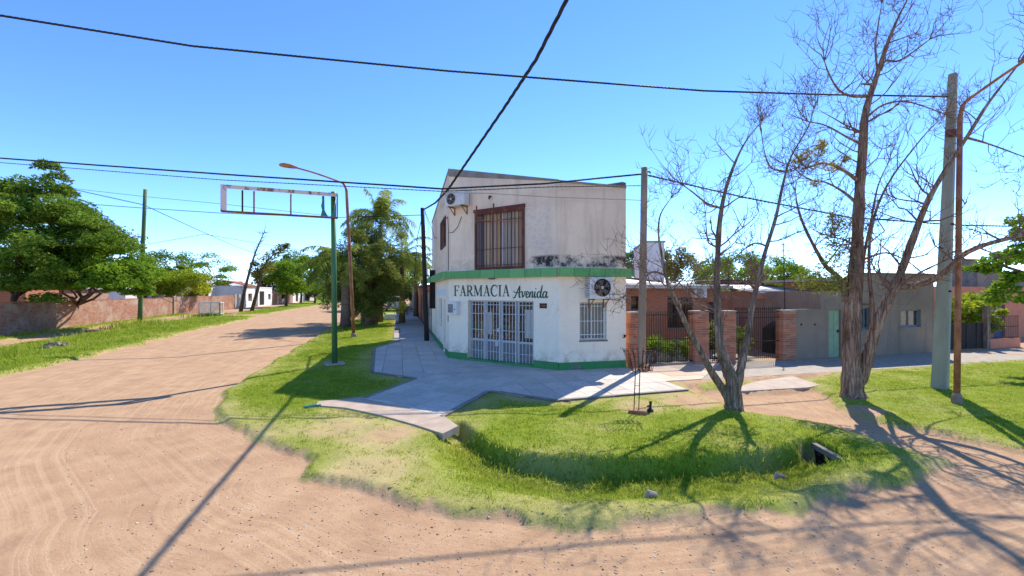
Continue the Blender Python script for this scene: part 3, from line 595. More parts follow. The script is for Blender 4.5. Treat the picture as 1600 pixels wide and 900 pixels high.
# canopy slab with single green facing panels
OV = .26
def off_pt(k): # mitred outline offset
    fs = [L_, C_, R_]
    if k == 0: return L_.pt(0, 0, OV)
    if k == 3: return R_.pt(R_.len + .16, 0, OV)
    f1, f2 = fs[k - 1], fs[k]; b = (f1.n + f2.n).normalized(); base = f2.p; return base + b * (OV / b.dot(f1.n))
O0, O1, O2, O3 = (off_pt(k) for k in range(4))
m = MB()
for (a, b, p, q) in ((O0, O1, P0, P1), (O1, O2, P1, P2), (O2, O3, P2, (P3[0] + .16, P3[1]))):
    m.prism([tuple(a)[:2], tuple(b)[:2], (q[0], q[1]), (p[0], p[1])], CZ0 + .02, CZ1 - .02)
m.build('canopy', M['plaster_lower'], ph)
def panels(a, b, n):
    fc = Fac(tuple(a)[:2], tuple(b)[:2])
    for k in range(n):
        x0, x1 = fc.len * k / n + .006, fc.len * (k + 1) / n - .006; mm = MB(); fc.box(mm, x0, x1, CZ0 - random.uniform(0, .008), CZ1 + random.uniform(-.004, .006), .002, .03 + random.uniform(0, .006)); mm.build('facing_panel', M['fascia_green'], ph)
panels(O0, O1, 8); panels(O1, O2, 8); panels(O2, O3, 5)
# green plinth
PZ = .27
for (fc_, u0, u1, zz_, dd_) in ((L_, 0, doorL[0], PZ - .03, .03), (L_, doorL[1], L_.len, PZ - .03, .03), (C_, 0, door[0] - .02, PZ, .035), (C_, door[1] + .02, C_.len, PZ, .035), (R_, 0, R_.len, PZ - .005, .033)): m = MB(); fc_.box(m, u0, u1, -.05, zz_, .002, dd_); m.build('plinth', M['green_plinth'], ph)
m = MB(); C_.box(m, door[0] - .02, door[1] + .02, -.05, .11, -.3, .05); m.build('door_step', M['green_plinth'], ph)
# dark repair hole in the plinth of the right wall
m = MB(); R_.box(m, .42, .72, .03, .17, .034, .037); m.build('plinth_gap', M['stone_grey'], ph)
# --- entrance: glazed shopfront with goods behind, white security gate in front
simple('kick_grey', (.26, .25, .25), (.16, .15, .15), 6, .5)
sf = thing('shopfront', None, None, C_.pt((door[0] + door[1]) / 2, .1, -.2)); sf.parent = ph; sf.location = sf.location - ph.location
a0, a1, z0, z1 = door
m = MB(); C_.box(m, a0 - .3, a1 + .3, .05, .09, -2.2, -.2); C_.box(m, a0 - .3, a1 + .3, z1 + .1, z1 + .14, -2.2, -.23); C_.box(m, a0 - .34, a0 - .3, .05, z1 + .14, -2.2, -.23); C_.box(m, a1 + .3, a1 + .34, .05, z1 + .14, -2.2, -.23); C_.box(m, a0 - .3, a1 + .3, .05, z1 + .14, -2.24, -2.2); m.build('shop_interior', M['stone_grey'], sf)
m = MB()
for z in (.5, .82, 1.12, 1.42, 1.72, 1.98): C_.box(m, a0, a1, z, z + .03, -1.0, -.62)
for k in range(7): x = a0 + (a1 - a0) * k / 6; C_.box(m, x - .015, x + .015, .09, 2.1, -1.0, -.63)
m.build('shelf', M['concrete'], sf)
vs, qs, ti = [], [], []; bb = 0
for z in (.53, .85, 1.15, 1.45, 1.75):
    x = a0 + .02
    while x < a1 - .05:
        w_ = random.uniform(.04, .14); h_b = random.uniform(.08, .25)
        if random.random() < .82:
            mm = MB(); C_.box(mm, x, x + w_, z + .003, z + h_b, -.92, -.66 - random.uniform(0, .1)); vs += mm.v; qs += [tuple(i + bb for i in f) for f in mm.f]; ti += [random.random()] * 8; bb += 8
        x += w_ + .012
o = np_mesh('goods', np.array(vs), np.array(qs), M['shelf_goods'], sf, {'tint': np.array(ti)}); o['kind'] = 'stuff'
for k in range(4):
    x0, x1 = a0 + (a1 - a0) * k / 4, a0 + (a1 - a0) * (k + 1) / 4
    fr = MB(); 
    for (u0, u1, w0, w1) in ((x0, x0 + .035, z0 + .01, z1), (x1 - .035, x1 - .002, z0 + .01, z1), (x0 + .035, x1 - .035, z1 - .05, z1 - .001), (x0 + .035, x1 - .035, z0 + .66, z0 + .72)): C_.box(fr, u0, u1, w0, w1, -.20, -.16)
    fr.build('door_frame', M['white_metal'], sf)
    mm = MB(); C_.box(mm, x0 + .035, x1 - .035, z0 + .72, z1 - .05, -.185, -.178); mm.build('pane', M['pane_glass'], sf)
    mm = MB(); C_.box(mm, x0 + .035, x1 - .035, z0 + .01, z0 + .66, -.19, -.175); mm.build('kick_panel', M['kick_grey'], sf)
mm = MB(); C_.box(mm, a0 + .78, a0 + .98, 1.0, 1.78, -.172, -.168); mm.build('poster', M['cream'], sf)
mm = MB(); C_.box(mm, a1 - .45, a1 - .12, .95, 1.9, -.172, -.168); mm.build('poster', M['curtain'], sf)
gate = thing('security_gate', None, None, C_.pt((a0 + a1) / 2, .1, -.05)); gate.parent = ph; gate.location = gate.location - ph.location
nb = 21; barm = MB(); barm.tube([(0, 0, 0), (0, 0, z1 - z0 - .04)], .0125, 6); bar_o = barm.build('bar', M['gate_white'], gate, org=None)
bar_o.data.transform(Matrix.Translation(wloc(gate))); first = True
for k in range(nb):
    a = a0 + .05 + (a1 - a0 - .1) * k / (nb - 1)
    if k in (5, 10, 15): continue
    p = C_.pt(a, z0 + .02, -.05) - wloc(gate)
    if first: bar_o.location = p; first = False
    else: c = bar_o.copy(); COL.objects.link(c); c.parent = gate; c.location = p
for k in (5, 10, 15):
    a = a0 + .05 + (a1 - a0 - .1) * k / (nb - 1); mm = MB(); C_.box(mm, a - .022, a + .022, z0 + .015, z1 - .01, -.075, -.03); mm.build('gate_stile', M['gate_white'], gate)
for z in (z0 + .3, z0 + .66, z0 + 1.05, z0 + 1.62, z1 - .16):
    mm = MB(); C_.box(mm, a0 + .01, a1 - .01, z, z + .022, -.066, -.061 + .002); mm.build('gate_rail', M['gate_white'], gate)
mm = MB(); C_.box(mm, a0 + 1.30, a0 + 1.40, 1.12, 1.24, -.035, -.01); mm.build('lock', M['gate_white'], gate); mm = MB(); C_.box(mm, a0 + 1.22, a0 + 1.34, .62, .76, -.035, -.012); mm.build('lock', M['gate_white'], gate)
# --- upper corner window: rusty grille, patchwork of boards behind
def grille(fc, op, nbars, mat, rails, depth_, rad=.009, name='window_grille', flat=False, frame=.0):
    g = thing(name, None, None, fc.pt((op[0] + op[1]) / 2, op[2], depth_)); g.parent = ph; g.location = g.location - ph.location
    if frame:
        for (u0, u1, w0, w1) in ((op[0], op[0] + frame, op[2] + .003, op[3]), (op[1] - frame, op[1], op[2] + .003, op[3]), (op[0] + frame, op[1] - frame, op[3] - frame, op[3]), (op[0] + frame, op[1] - frame, op[2] + .003, op[2] + frame)):
            mm = MB(); fc.box(mm, u0, u1, w0, w1, depth_ - .02, depth_ + .025); mm.build('frame_bar', mat, g)
    b = MB(); b.tube([(0, 0, 0), (0, 0, op[3] - op[2] - .03)], rad, 6); bo = b.build('bar', mat, g); bo.data.transform(Matrix.Translation(wloc(g)))
    for k in range(nbars):
        a = op[0] + (op[1] - op[0]) * (k + .5) / nbars; c = bo if k == 0 else bo.copy()
        if k: COL.objects.link(c); c.parent = g
        c.location = fc.pt(a, op[2] + .015, depth_) - wloc(g)
    for z in rails: mm = MB(); fc.box(mm, op[0] + .004, op[1] - .004, z, z + .022, depth_ + .007, depth_ + .014); mm.build('rail', mat, g)
    return g
gu = grille(C_, winC, 14, M['rust_red'], (3.42, 3.98, 4.95), .035, .014, frame=.085)
mm = MB(); C_.box(mm, winC[0] - .06, winC[1] + .02, winC[3], winC[3] + .11, -.02, .05); mm.build('lintel_bar', M['rust_red'], gu)
for f_ in (.02, .38): a = winC[0] + (winC[1] - winC[0]) * f_; mm = MB(); C_.box(mm, a, a + .03, winC[3] + .11, winC[3] + .26, 0, .03); mm.build('hinge_post', M['rust_red'], gu)
for k in (.38, .545): a = winC[0] + (winC[1] - winC[0]) * k; mm = MB(); C_.box(mm, a - .02, a + .025, winC[2] + .01, winC[3] - .05, .012, .05); mm.build('centre_bar', M['rust_red'], gu)
mm = MB(); mm.bar(C_.pt(winC[0] + .25, winC[3] - .28, .055), C_.pt(winC[1] - .1, winC[3] - .46, .055), .03, .02); mm.build('brace', M['rust_lamp'], gu)
bcols = [(.30, .29, .33), (.10, .11, .15), (.36, .31, .20), (.46, .40, .30), (.44, .37, .27), (.42, .38, .33), (.48, .35, .19), (.55, .58, .62), (.40, .37, .30), (.30, .30, .28), (.37, .34, .31), (.46, .39, .28), (.34, .27, .19), (.30, .29, .31)]
for k, bc in enumerate(bcols):
    bc = (min(.8, bc[0] * 1.35), bc[1] * 1.2, bc[2] * 1.05); nm = simple('board_%d' % k, bc, tuple(x * .72 for x in bc), 4, stretch=(1, 1, .12)); w_ = (winC[1] - winC[0]) / len(bcols); mm = MB(); C_.box(mm, winC[0] + w_ * k + .004, winC[0] + w_ * (k + 1) - .004, winC[2] + .002, winC[3] - .001, -.16, -.13 + random.uniform(0, .02)); mm.build('board', nm, ph)
mm = MB(); C_.box(mm, winC[0] - .05, winC[1] + .05, winC[2], winC[3], -.25, -.215); mm.build('window_backing', M['dark_void'], ph)
# --- right ground-floor window
grille(R_, winR, 8, M['white_metal'], (1.12, 1.55, 2.03), -.05, .010)
def window_box(fc, op, d=-.16, fmat='white_metal', mull=1, glass=True, behind='curtain'):
    mm = MB()
    for (u0, u1, w0, w1) in ((op[0], op[0] + .05, op[2], op[3]), (op[1] - .05, op[1], op[2], op[3]), (op[0] + .05, op[1] - .05, op[3] - .05, op[3]), (op[0] + .05, op[1] - .05, op[2], op[2] + .05)): fc.box(mm, u0, u1, w0, w1, d - .04, d)
    for k in range(1, mull + 1): x = op[0] + (op[1] - op[0]) * k / (mull + 1); fc.box(mm, x - .02, x + .02, op[2] + .05, op[3] - .05, d - .035, d - .004)
    fr = mm.build('window_frame', M[fmat], ph)
    mm = MB(); fc.box(mm, op[0] + .05, op[1] - .05, op[2] + .05, op[3] - .05, d - .03, d - .025); mm.build('pane', M['pane_glass'], fr)
    # pleated curtain
    mm = MB(); n = 18; pts = [(op[0] + (op[1] - op[0]) * k / n, d - .10 + .02 * math.sin(k * 2.1) + .008 * math.sin(k * .7)) for k in range(n + 1)]
    for (x0, e0), (x1, e1) in zip(pts[:-1], pts[1:]): mm.add([fc.pt(x0, op[2], e0), fc.pt(x1, op[2], e1), fc.pt(x1, op[3], e1), fc.pt(x0, op[3], e0)], [(0, 1, 2, 3)])
    mm.build('curtain', M[behind], fr)
    mm = MB(); fc.box(mm, op[0] - .1, op[1] + .1, op[2] - .1, op[3] + .1, d - .3, d - .28); mm.build('backing', M['dark_void'], fr)
window_box(R_, winR)
mm = MB(); R_.box(mm, winR[0] - .02, winR[1] + .02, winR[2] - .045, winR[2] - .001, -.2, .03); mm.build('window_sill', M['stone_grey'], ph)
window_box(L_, winL, -.1, 'white_metal', 0)
mm = MB(); L_.box(mm, doorL[0] + .01, doorL[1] - .01, .1, 2.19, -.14, -.08); mm.build('side_door', M['white_metal'], ph)
window_box(L_, winLU, -.12, 'rust_red', 1, behind='rust_red'); grille(L_, winLU, 6, M['rust_red'], (4.45, 5.4), .02, .012, frame=.06)
mm = MB(); L_.box(mm, L_.a(683), L_.a(697), 2.36, 2.62, .003, .006); mm.build('faded_poster', simple('faded_blue', (.62, .68, .74), (.74, .76, .76), 7), ph)
mm = MB(); L_.box(mm, L_.len - .28, L_.len - .16, 1.38, 1.62, .0, .03); mm.build('intercom', M['concrete'], ph)
# drain pipes and cables clinging to the wall
mm = MB(); mm.tube([L_.pt(L_.len - .08, 3.3, .02), L_.pt(L_.len - .08, 4.8, .02), L_.pt(L_.len - .3, 5.35, .02), L_.pt(L_.len - .9, 5.4, .02)], .012, 5); mm.build('wall_cable', M['cable_black'], ph)
mm = MB(); mm.tube([C_.pt(.62, 5.25, .02), C_.pt(.45, 4.9, .03), C_.pt(.2, 4.7, .03), C_.pt(.02, 4.72, .02)], .010, 5); mm.build('wall_cable', M['cable_black'], ph)
mm = MB(); mm.tube([C_.pt(1.95, 5.82, .0), C_.pt(1.95, 5.82, .10), C_.pt(1.95, 5.72, .12)], .03, 6); mm.build('wall_spout', M['plastic_dark'], ph)
mm = MB(); mm.tube([C_.pt(C_.a(771), 2.97, .12), C_.pt(C_.a(771), 2.93, .12)], [.14, .09], 10); mm.build('ceiling_lamp', M['stone_grey'], ph)
mm = MB(); mm.tube([R_.pt(R_.len - .1, 1.0, .0), R_.pt(R_.len - .1, 1.02, .1), R_.pt(R_.len - .1, 1.1, .12)], [.015, .02, .05], 6); mm.build('wall_tap', M['plastic_dark'], ph)
# --- lettering: painted cut-out strokes
def stroke(fc, m_, pts, ws, a, z, sc, k):
    """ribbon with changing width, standing a little proud of the wall"""
    P = [Vector((x, y)) for x, y in pts]; ws = ws if isinstance(ws, (list, tuple)) else [ws] * len(P); Lf, Rt = [], []
    for i, p in enumerate(P):
        t = P[min(i + 1, len(P) - 1)] - P[max(i - 1, 0)]; t.normalize(); n = Vector((-t.y, t.x)) * ws[i] / 2; Lf.append(p + n); Rt.append(p - n)
    d1 = .010 + .0007 * k
    for i in range(len(P) - 1):
        q = [Rt[i], Rt[i + 1], Lf[i + 1], Lf[i]]; v = [fc.pt(a + x.x * sc, z + x.y * sc, .001) for x in q] + [fc.pt(a + x.x * sc, z + x.y * sc, d1) for x in q]
        m_.add(v, [(4, 5, 6, 7), (0, 1, 5, 4), (1, 2, 6, 5), (2, 3, 7, 6), (3, 0, 4, 7), (3, 2, 1, 0)])
def arc(cx, cy, rx, ry, t0, t1, n=12): return [(cx + rx * math.cos(R(t0 + (t1 - t0) * i / n)), cy + ry * math.sin(R(t0 + (t1 - t0) * i / n))) for i in range(n + 1)]
def arcw(n, lo, hi): return [lo + (hi - lo) * math.sin(math.pi * i / n) for i in range(n + 1)]
T, N_ = .15, .055
SER = {
 'F': (.60, [([(.14, 0), (.14, 1)], T), ([(.0, .025), (.30, .025)], .05), ([(0, .975), (.58, .975)], .05), ([(.14, .52), (.42, .52)], .05), ([(.56, .98), (.575, .74)], [.09, .03]), ([(.42, .62), (.42, .42)], .04)]),
 'A': (.74, [([(.37, 1.0), (.12, 0)], N_), ([(.36, 1.0), (.62, 0)], T), ([(.20, .34), (.52, .34)], .05), ([(0, .025), (.24, .025)], .05), ([(.48, .025), (.76, .025)], .05)]),
 'R': (.72, [([(.14, 0), (.14, 1)], T), ([(0, .025), (.29, .025)], .05), ([(0, .975), (.16, .975)], .05), ([(.14, .97)] + arc(.30, .735, .24, .235, 90, -90, 12) + [(.14, .5)], [.055] + arcw(12, .055, .15) + [.055]), ([(.30, .5), (.62, .03)], T), ([(.54, .025), (.76, .025)], .05)]),
 'M': (.96, [([(.12, 0), (.12, 1)], N_), ([(.14, 1), (.46, .05)], T), ([(.46, .05), (.78, 1)], N_), ([(.80, 0), (.80, 1)], T), ([(0, .025), (.24, .025)], .05), ([(.66, .025), (.95, .025)], .05), ([(0, .975), (.16, .975)], .05), ([(.78, .975), (.95, .975)], .05)]),
 'C': (.72, [(arc(.40, .5, .34, .49, 42, 318, 20), [.05 + .11 * max(0, math.sin(math.pi * i / 20)) for i in range(21)]), ([(.655, .98), (.665, .70)], [.03, .045]), ([(.66, .17), (.69, .20)], .04)]),
 'I': (.34, [([(.16, 0), (.16, 1)], T), ([(.0, .025), (.32, .025)], .05), ([(.0, .975), (.32, .975)], .05)])}
sg = thing('sign_lettering', None, None, C_.pt(C_.a(753), 2.5, 0)); sg.parent = ph; sg.location = sg.location - ph.location
mg = simple('sign_green', (.008, .055, .022), (.02, .085, .035), 12, .5)
aL, aR = C_.a(709.5), C_.a(796.5); zB, zT = 2.345, 2.735; word = 'FARMACIA'; tot = sum(SER[c][0] for c in word) + .06 * 7; sx = (aR - aL) / tot; pos = 0; zsc = (zT - zB)
for ch in word:
    mm = MB()
    for k, (pts, w_) in enumerate(SER[ch][1]): stroke(C_, mm, [(x * sx / zsc, y) for x, y in pts], w_, aL + pos * sx, zB, zsc, k)
    mm.build('letter', mg, sg); pos += SER[ch][0] + .06
def bez(p, n=14):
    """smooth curve through points (Catmull-Rom)"""
    P = [Vector(q) for q in p]; P = [P[0] * 2 - P[1]] + P + [P[-1] * 2 - P[-2]]; out = []
    for i in range(1, len(P) - 2):
        for j in range(5):
            t = j / 5; out.append(tuple(.5 * ((2 * P[i]) + (P[i + 1] - P[i - 1]) * t + (2 * P[i - 1] - 5 * P[i] + 4 * P[i + 1] - P[i + 2]) * t * t + (3 * P[i] - P[i - 1] - 3 * P[i + 1] + P[i + 2]) * t ** 3)))
    out.append(tuple(P[-2])); return out
SCR = [  # script strokes, x-height .5, slanted forms
 [([(-.02, .0), (.06, -.04), (.16, .08), (.34, .56), (.52, .98)], [.05, .09, .10, .10, .08]), ([(.52, .99), (.50, .6), (.47, .2), (.50, .02), (.60, .06)], [.10, .14, .13, .11, .06]), ([(.02, .50), (.18, .42), (.40, .40), (.62, .46)], .06)],
 [([(.62, .46), (.70, .50), (.72, .30), (.74, .03), (.86, .22), (.92, .50), (1.0, .44)], [.05, .11, .12, .09, .07, .08, .05])],
 [([(1.0, .22), (1.14, .27), (1.19, .42), (1.11, .51), (1.02, .36), (1.02, .12), (1.10, .0), (1.24, .12)], [.05, .06, .09, .07, .12, .12, .08, .05])],
 [([(1.24, .14), (1.33, .48), (1.31, .25), (1.26, .01)], [.05, .09, .12, .11]), ([(1.30, .24), (1.42, .46), (1.50, .48), (1.50, .32), (1.47, .08), (1.53, .01), (1.60, .12)], [.05, .07, .10, .12, .12, .08, .05])],
 [([(1.60, .14), (1.70, .49), (1.66, .18), (1.70, .0), (1.79, .12)], [.05, .10, .12, .09, .05]), ([(1.74, .70), (1.77, .76)], .10)],
 [([(2.10, .40), (1.98, .50), (1.86, .30), (1.88, .04), (1.98, .02), (2.10, .26)], [.06, .08, .12, .11, .07, .05]), ([(2.24, 1.0), (2.14, .5), (2.09, .14), (2.14, .0), (2.24, .12)], [.08, .12, .12, .09, .05])],
 [([(2.52, .40), (2.40, .50), (2.28, .30), (2.29, .05), (2.39, .01), (2.52, .30)], [.06, .08, .12, .11, .07, .05]), ([(2.57, .50), (2.51, .15), (2.56, .0), (2.68, .14)], [.10, .12, .09, .04])]]
aL, aR = C_.a(802), C_.a(857.5); sc_x = (aR - aL) / 2.70; zB, zsc = 2.31, .40
for st in SCR:
    mm = MB()
    for k, (pts, w_) in enumerate(st):
        cp = bez(pts); ws = w_ if not isinstance(w_, list) else [float(np.interp(i / (len(cp) - 1) * (len(w_) - 1), range(len(w_)), w_)) for i in range(len(cp))]
        stroke(C_, mm, [(x * sc_x / zsc, y) for x, y in cp], ws, aL, zB, zsc, k * 3)
    mm.build('letter', mg, sg)
# ------------------------------------------------------------------ things fixed to the pharmacy
def ac_unit(fc, a0, a1, z0, z1, d0, d1, label, fan_f, brackets=True):
    t = thing('air_conditioner', label, 'air conditioner', fc.pt((a0 + a1) / 2, z0, d0), 'air conditioners on the pharmacy'); w_, h_ = a1 - a0, z1 - z0
    mm = MB(); fc.box(mm, a0, a1, z0, z1, d0, d1); o = mm.build('casing', M['white_metal'], t)
    bv = o.modifiers.new('bevel', 'BEVEL'); bv.width = .015; bv.segments = 2
    cx, cz, r_ = a0 + w_ * fan_f, z0 + h_ * .52, h_ * .40
    mm = MB(); n = 24; mm.add([fc.pt(cx + r_ * math.cos(2 * math.pi * k / n), cz + r_ * math.sin(2 * math.pi * k / n), d1 + .003) for k in range(n)], [tuple(range(n))]); mm.build('fan_opening', M['dark_void'], t)
    mm = MB()
    for k in range(5):
        q = 2 * math.pi * k / 5; mm.add([fc.pt(cx + .05 * math.cos(q), cz + .05 * math.sin(q), d1 + .008), fc.pt(cx + r_ * .9 * math.cos(q + .1), cz + r_ * .9 * math.sin(q + .1), d1 + .006), fc.pt(cx + r_ * .9 * math.cos(q + .8), cz + r_ * .9 * math.sin(q + .8), d1 + .012), fc.pt(cx + .05 * math.cos(q + .9), cz + .05 * math.sin(q + .9), d1 + .014)], [(0, 1, 2, 3)])
    mm.build('fan', M['stone_grey'], t)
    mm = MB(); mm.tube([fc.pt(cx, cz, d1 + .012), fc.pt(cx, cz, d1 + .024)], r_ * .17, 12)
    mm.build('fan_hub', M['white_metal'], t)
    mm = MB()
    for rr in (.3, .5, .7, .88, 1.0): mm.tube([fc.pt(cx + r_ * rr * math.cos(2 * math.pi * k / 24), cz + r_ * rr * math.sin(2 * math.pi * k / 24), d1 + .022) for k in range(25)], .004 if rr < 1 else .011, 4, False)
    for k in range(8): q = math.pi * k / 4; mm.bar(fc.pt(cx + r_ * .17 * math.cos(q), cz + r_ * .17 * math.sin(q), d1 + .022), fc.pt(cx + r_ * math.cos(q), cz + r_ * math.sin(q), d1 + .022), .006)
    mm.build('fan_guard', M['plastic_dark'] if fan_f > .4 else M['stone_grey'], t)
    mm = MB()
    for k in range(12): z = z0 + .05 + (h_ - .1) * k / 11; fc.box(mm, a0 - .006, a0 + .002, z, z + .018, d0 + .03, d1 - .03)
    mm.build('side_louvre', M['plastic_dark'], t)
    for x in (a0 + w_ * .18, a0 + w_ * .82):
        mm = MB(); fc.box(mm, x - .015, x + .015, z0 - .035, z0 - .002, .0, d1 + .02); fc.box(mm, x - .0145, x + .0145, z0 - .30, z0 - .036, .0, .025); mm.bar(fc.pt(x, z0 - .28, .02), fc.pt(x, z0 - .04, d1 - .06), .022); mm.build('bracket', M['rust'], t)
    return t
D1 = .42
ac_unit(R_, R_.a(919, D1) + .06, R_.a(958.5, D1), R_.z(940, 467, D1), R_.z(940, 433, D1), .08, D1, 'large white air conditioner on brackets under the right end of the green band', .52)
ac_unit(C_, C_.a(696, .34), C_.a(726, .34) , C_.z(712, 321, .34), C_.z(712, 300, .34), .08, .36, 'smaller white air conditioner high on the corner wall near the roof', .32)
t = thing('meter_box', 'white electricity meter box on the wall left of the barred entrance', 'meter box', C_.pt(C_.a(712), 1.65))
a0, a1 = C_.a(704.5), C_.a(719); mm = MB(); C_.box(mm, a0, a1, 1.66, 2.12, .0, .20); mm.build('casing', M['white_paint'], t)
mm = MB(); C_.box(mm, a0 + .04, a0 + (a1 - a0) * .62, 1.74, 2.05, .202, .21); mm.build('window', M['grey_cement'], t); mm = MB(); C_.box(mm, a0 - .015, a1 + .015, 2.121, 2.15, .0, .23); mm.build('lid', M['white_paint'], t)
mm = MB(); mm.tube([C_.pt(a0 + (a1 - a0) * .8, 1.86, .2), C_.pt(a0 + (a1 - a0) * .8, 1.86, .225)], .02, 8); mm.build('lock', M['plastic_dark'], t)
t = thing('number_plaque', 'small brown house number plaque right of the entrance lettering', 'plaque', C_.pt(C_.a(849), 2.0))
a0, a1 = C_.a(843.5), C_.a(854.5); mm = MB(); C_.box(mm, a0, a1, 1.97, 2.13, .002, .02); mm.build('plate', simple('plaque_brown', (.09, .035, .02), (.05, .022, .015), 8), t)
mo = simple('plaque_orange', (.55, .24, .07), None, 8)
w_ = (a1 - a0); mm = MB(); x = a0 + w_ * .17; 
segs = {'1': [((.5, 0), (.5, 1))], '5': [((1, 1), (0, 1)), ((0, 1), (0, .5)), ((0, .5), (1, .5)), ((1, .5), (1, 0)), ((1, 0), (0, 0))], '0': [((0, 0), (0, 1)), ((0, 1), (1, 1)), ((1, 1), (1, 0)), ((1, 0), (0, 0))], '8': [((0, 0), (0, 1)), ((0, 1), (1, 1)), ((1, 1), (1, 0)), ((1, 0), (0, 0)), ((0, .5), (1, .5))]}
for ch in '1508':
    for (p, q) in segs[ch]: mm.bar(C_.pt(x + p[0] * w_ * .11, 2.02 + p[1] * .06, .022), C_.pt(x + q[0] * w_ * .11, 2.02 + q[1] * .06, .022), .010, .004)
    x += w_ * .175
mm.build('numerals', mo, t)

# ------------------------------------------------------------------ poles, lamps, signs
def pole(name, label, cat, base_px, top_px, r0, r1, mat, square=False, n=10, group=None, extra=None, zb=None):
    b = G(*base_px); zz = hz(b) - .15; dpt = depth(b); tp = D(top_px[0], top_px[1], dpt); t = thing(name, label, cat, (b.x, b.y, zz + .15), group)
    m = MB(); pts = [Vector((b.x, b.y, zz)) + (tp - Vector((b.x, b.y, zz))) * k / 6 for k in range(7)]; rr = [r0 + (r1 - r0) * k / 6 for k in range(7)]
    if square:
        g0 = Vector((b.x, b.y, zz)); dr_ = Vector((b.x, b.y, 0)).normalized(); X_, Y_ = Vector((dr_.y, -dr_.x, 0)), dr_; X_, Y_ = X_ * .98 - Y_ * .18, Y_ * .98 + X_ * .18; m.add([g0 + X_ * sx * r0 * .72 + Y_ * sy * r0 * .72 for sx, sy in ((-1, -1), (1, -1), (1, 1), (-1, 1))] + [tp + X_ * sx * r1 * .72 + Y_ * sy * r1 * .72 for sx, sy in ((-1, -1), (1, -1), (1, 1), (-1, 1))], [(3, 2, 1, 0), (4, 5, 6, 7), (0, 1, 5, 4), (1, 2, 6, 5), (2, 3, 7, 6), (3, 0, 4, 7)])
    else: m.tube(pts, rr, n)
    o = m.build('shaft', mat, t, smooth=not square)
    if square:
        o.data.transform(Matrix.Translation((0, 0, 0)))
        bv = o.modifiers.new('bevel', 'BEVEL'); bv.width = .03; bv.segments = 2; bv.limit_method = 'ANGLE'
    return t, b, tp
cpole, cb_, ct_ = pole('utility_pole', 'tall grey green concrete pole of square section on the right lawn', 'utility pole', (1468, 608), (1489, 115), .215, .115, M['concrete_pole'], True)
for f_ in (.805, .31, .52):
    p = cb_.lerp(ct_, f_); m = MB(); 
    if f_ == .805: m.box(p + c2w(-.10, -.16), (.26, .12, .16), -TH); m.build('bracket', M['rust_red'], cpole)
    else: m.tube([p + c2w(-.02, -.2), p + c2w(-.02, -.12)], .025, 6); m.build('bolt_hole', M['dark_void'], cpole)
p = cb_.lerp(ct_, .445); m = MB(); m.tube([p + c2w(-.17, -.1), p + c2w(-.27, -.12), p + c2w(-.27, -.12, .05)], [.02, .03, .02], 6); m.build('insulator', M['plastic_dark'], cpole)
spole, sb_, st_ = pole('utility_pole', 'round brown concrete pole at the right end of the pharmacy', 'utility pole', (1002, 579), (1007, 262), .125, .10, M['concrete_pole_brown'])
m = MB(); m.tube([Vector((sb_.x, sb_.y, 0)) + c2w(.05, -.1, -.05), Vector((sb_.x, sb_.y, 0)) + c2w(.05, -.1, .16), Vector((sb_.x, sb_.y, 0)) + c2w(.04, -.08, .22)], [.19, .18, .1], 9); m.build('footing', M['rust'], spole)
m = MB(); m.tube([st_ + c2w(0, 0, -.12), st_ + c2w(.14, -.05, -.14), st_ + c2w(.18, -.06, -.2)], [.02, .03, .02], 6); m.build('insulator', M['plastic_dark'], spole)
bpole, bb_, bt_ = pole('utility_pole', 'dark wooden pole with cables beside the left wall of the pharmacy', 'utility pole', (667, 533), (660, 325), .13, .10, M['wood_dark'])
m = MB(); q = D(661, 332, depth(bb_)); m.tube([q, q + c2w(-.3, .1, -1.2), q + c2w(-.42, .2, -2.6), q + c2w(-.9, 2, -3.2)], .018, 5); m.build('hanging_cable', M['cable_black'], bpole)
m = MB(); m.tube([q + c2w(.1, -.1, .1), q + c2w(.5, -.4, -.8), q + c2w(.75, -.9, -1.4), q + c2w(1.0, -1.6, -1.5)], .012, 5); m.tube([q + c2w(.1, 0, 0), q + c2w(.35, -.2, -.7), q + c2w(.25, -.1, -1.1), q + c2w(.05, 0, -.9)], .01, 5); m.build('hanging_cable', M['cable_black'], bpole)
m = MB(); q = D(676, 452, depth(bb_) + .6); m.box(q, (.3, .25, 2.0), 0); m.build('cable_box', M['wood_dark'], bpole)
gp, gb_, gt_ = pole('utility_pole', 'mossy green wooden pole on the left verge in front of the brick wall', 'utility pole', (218, 508), (227, 296), .16, .12, M['moss_pole'])
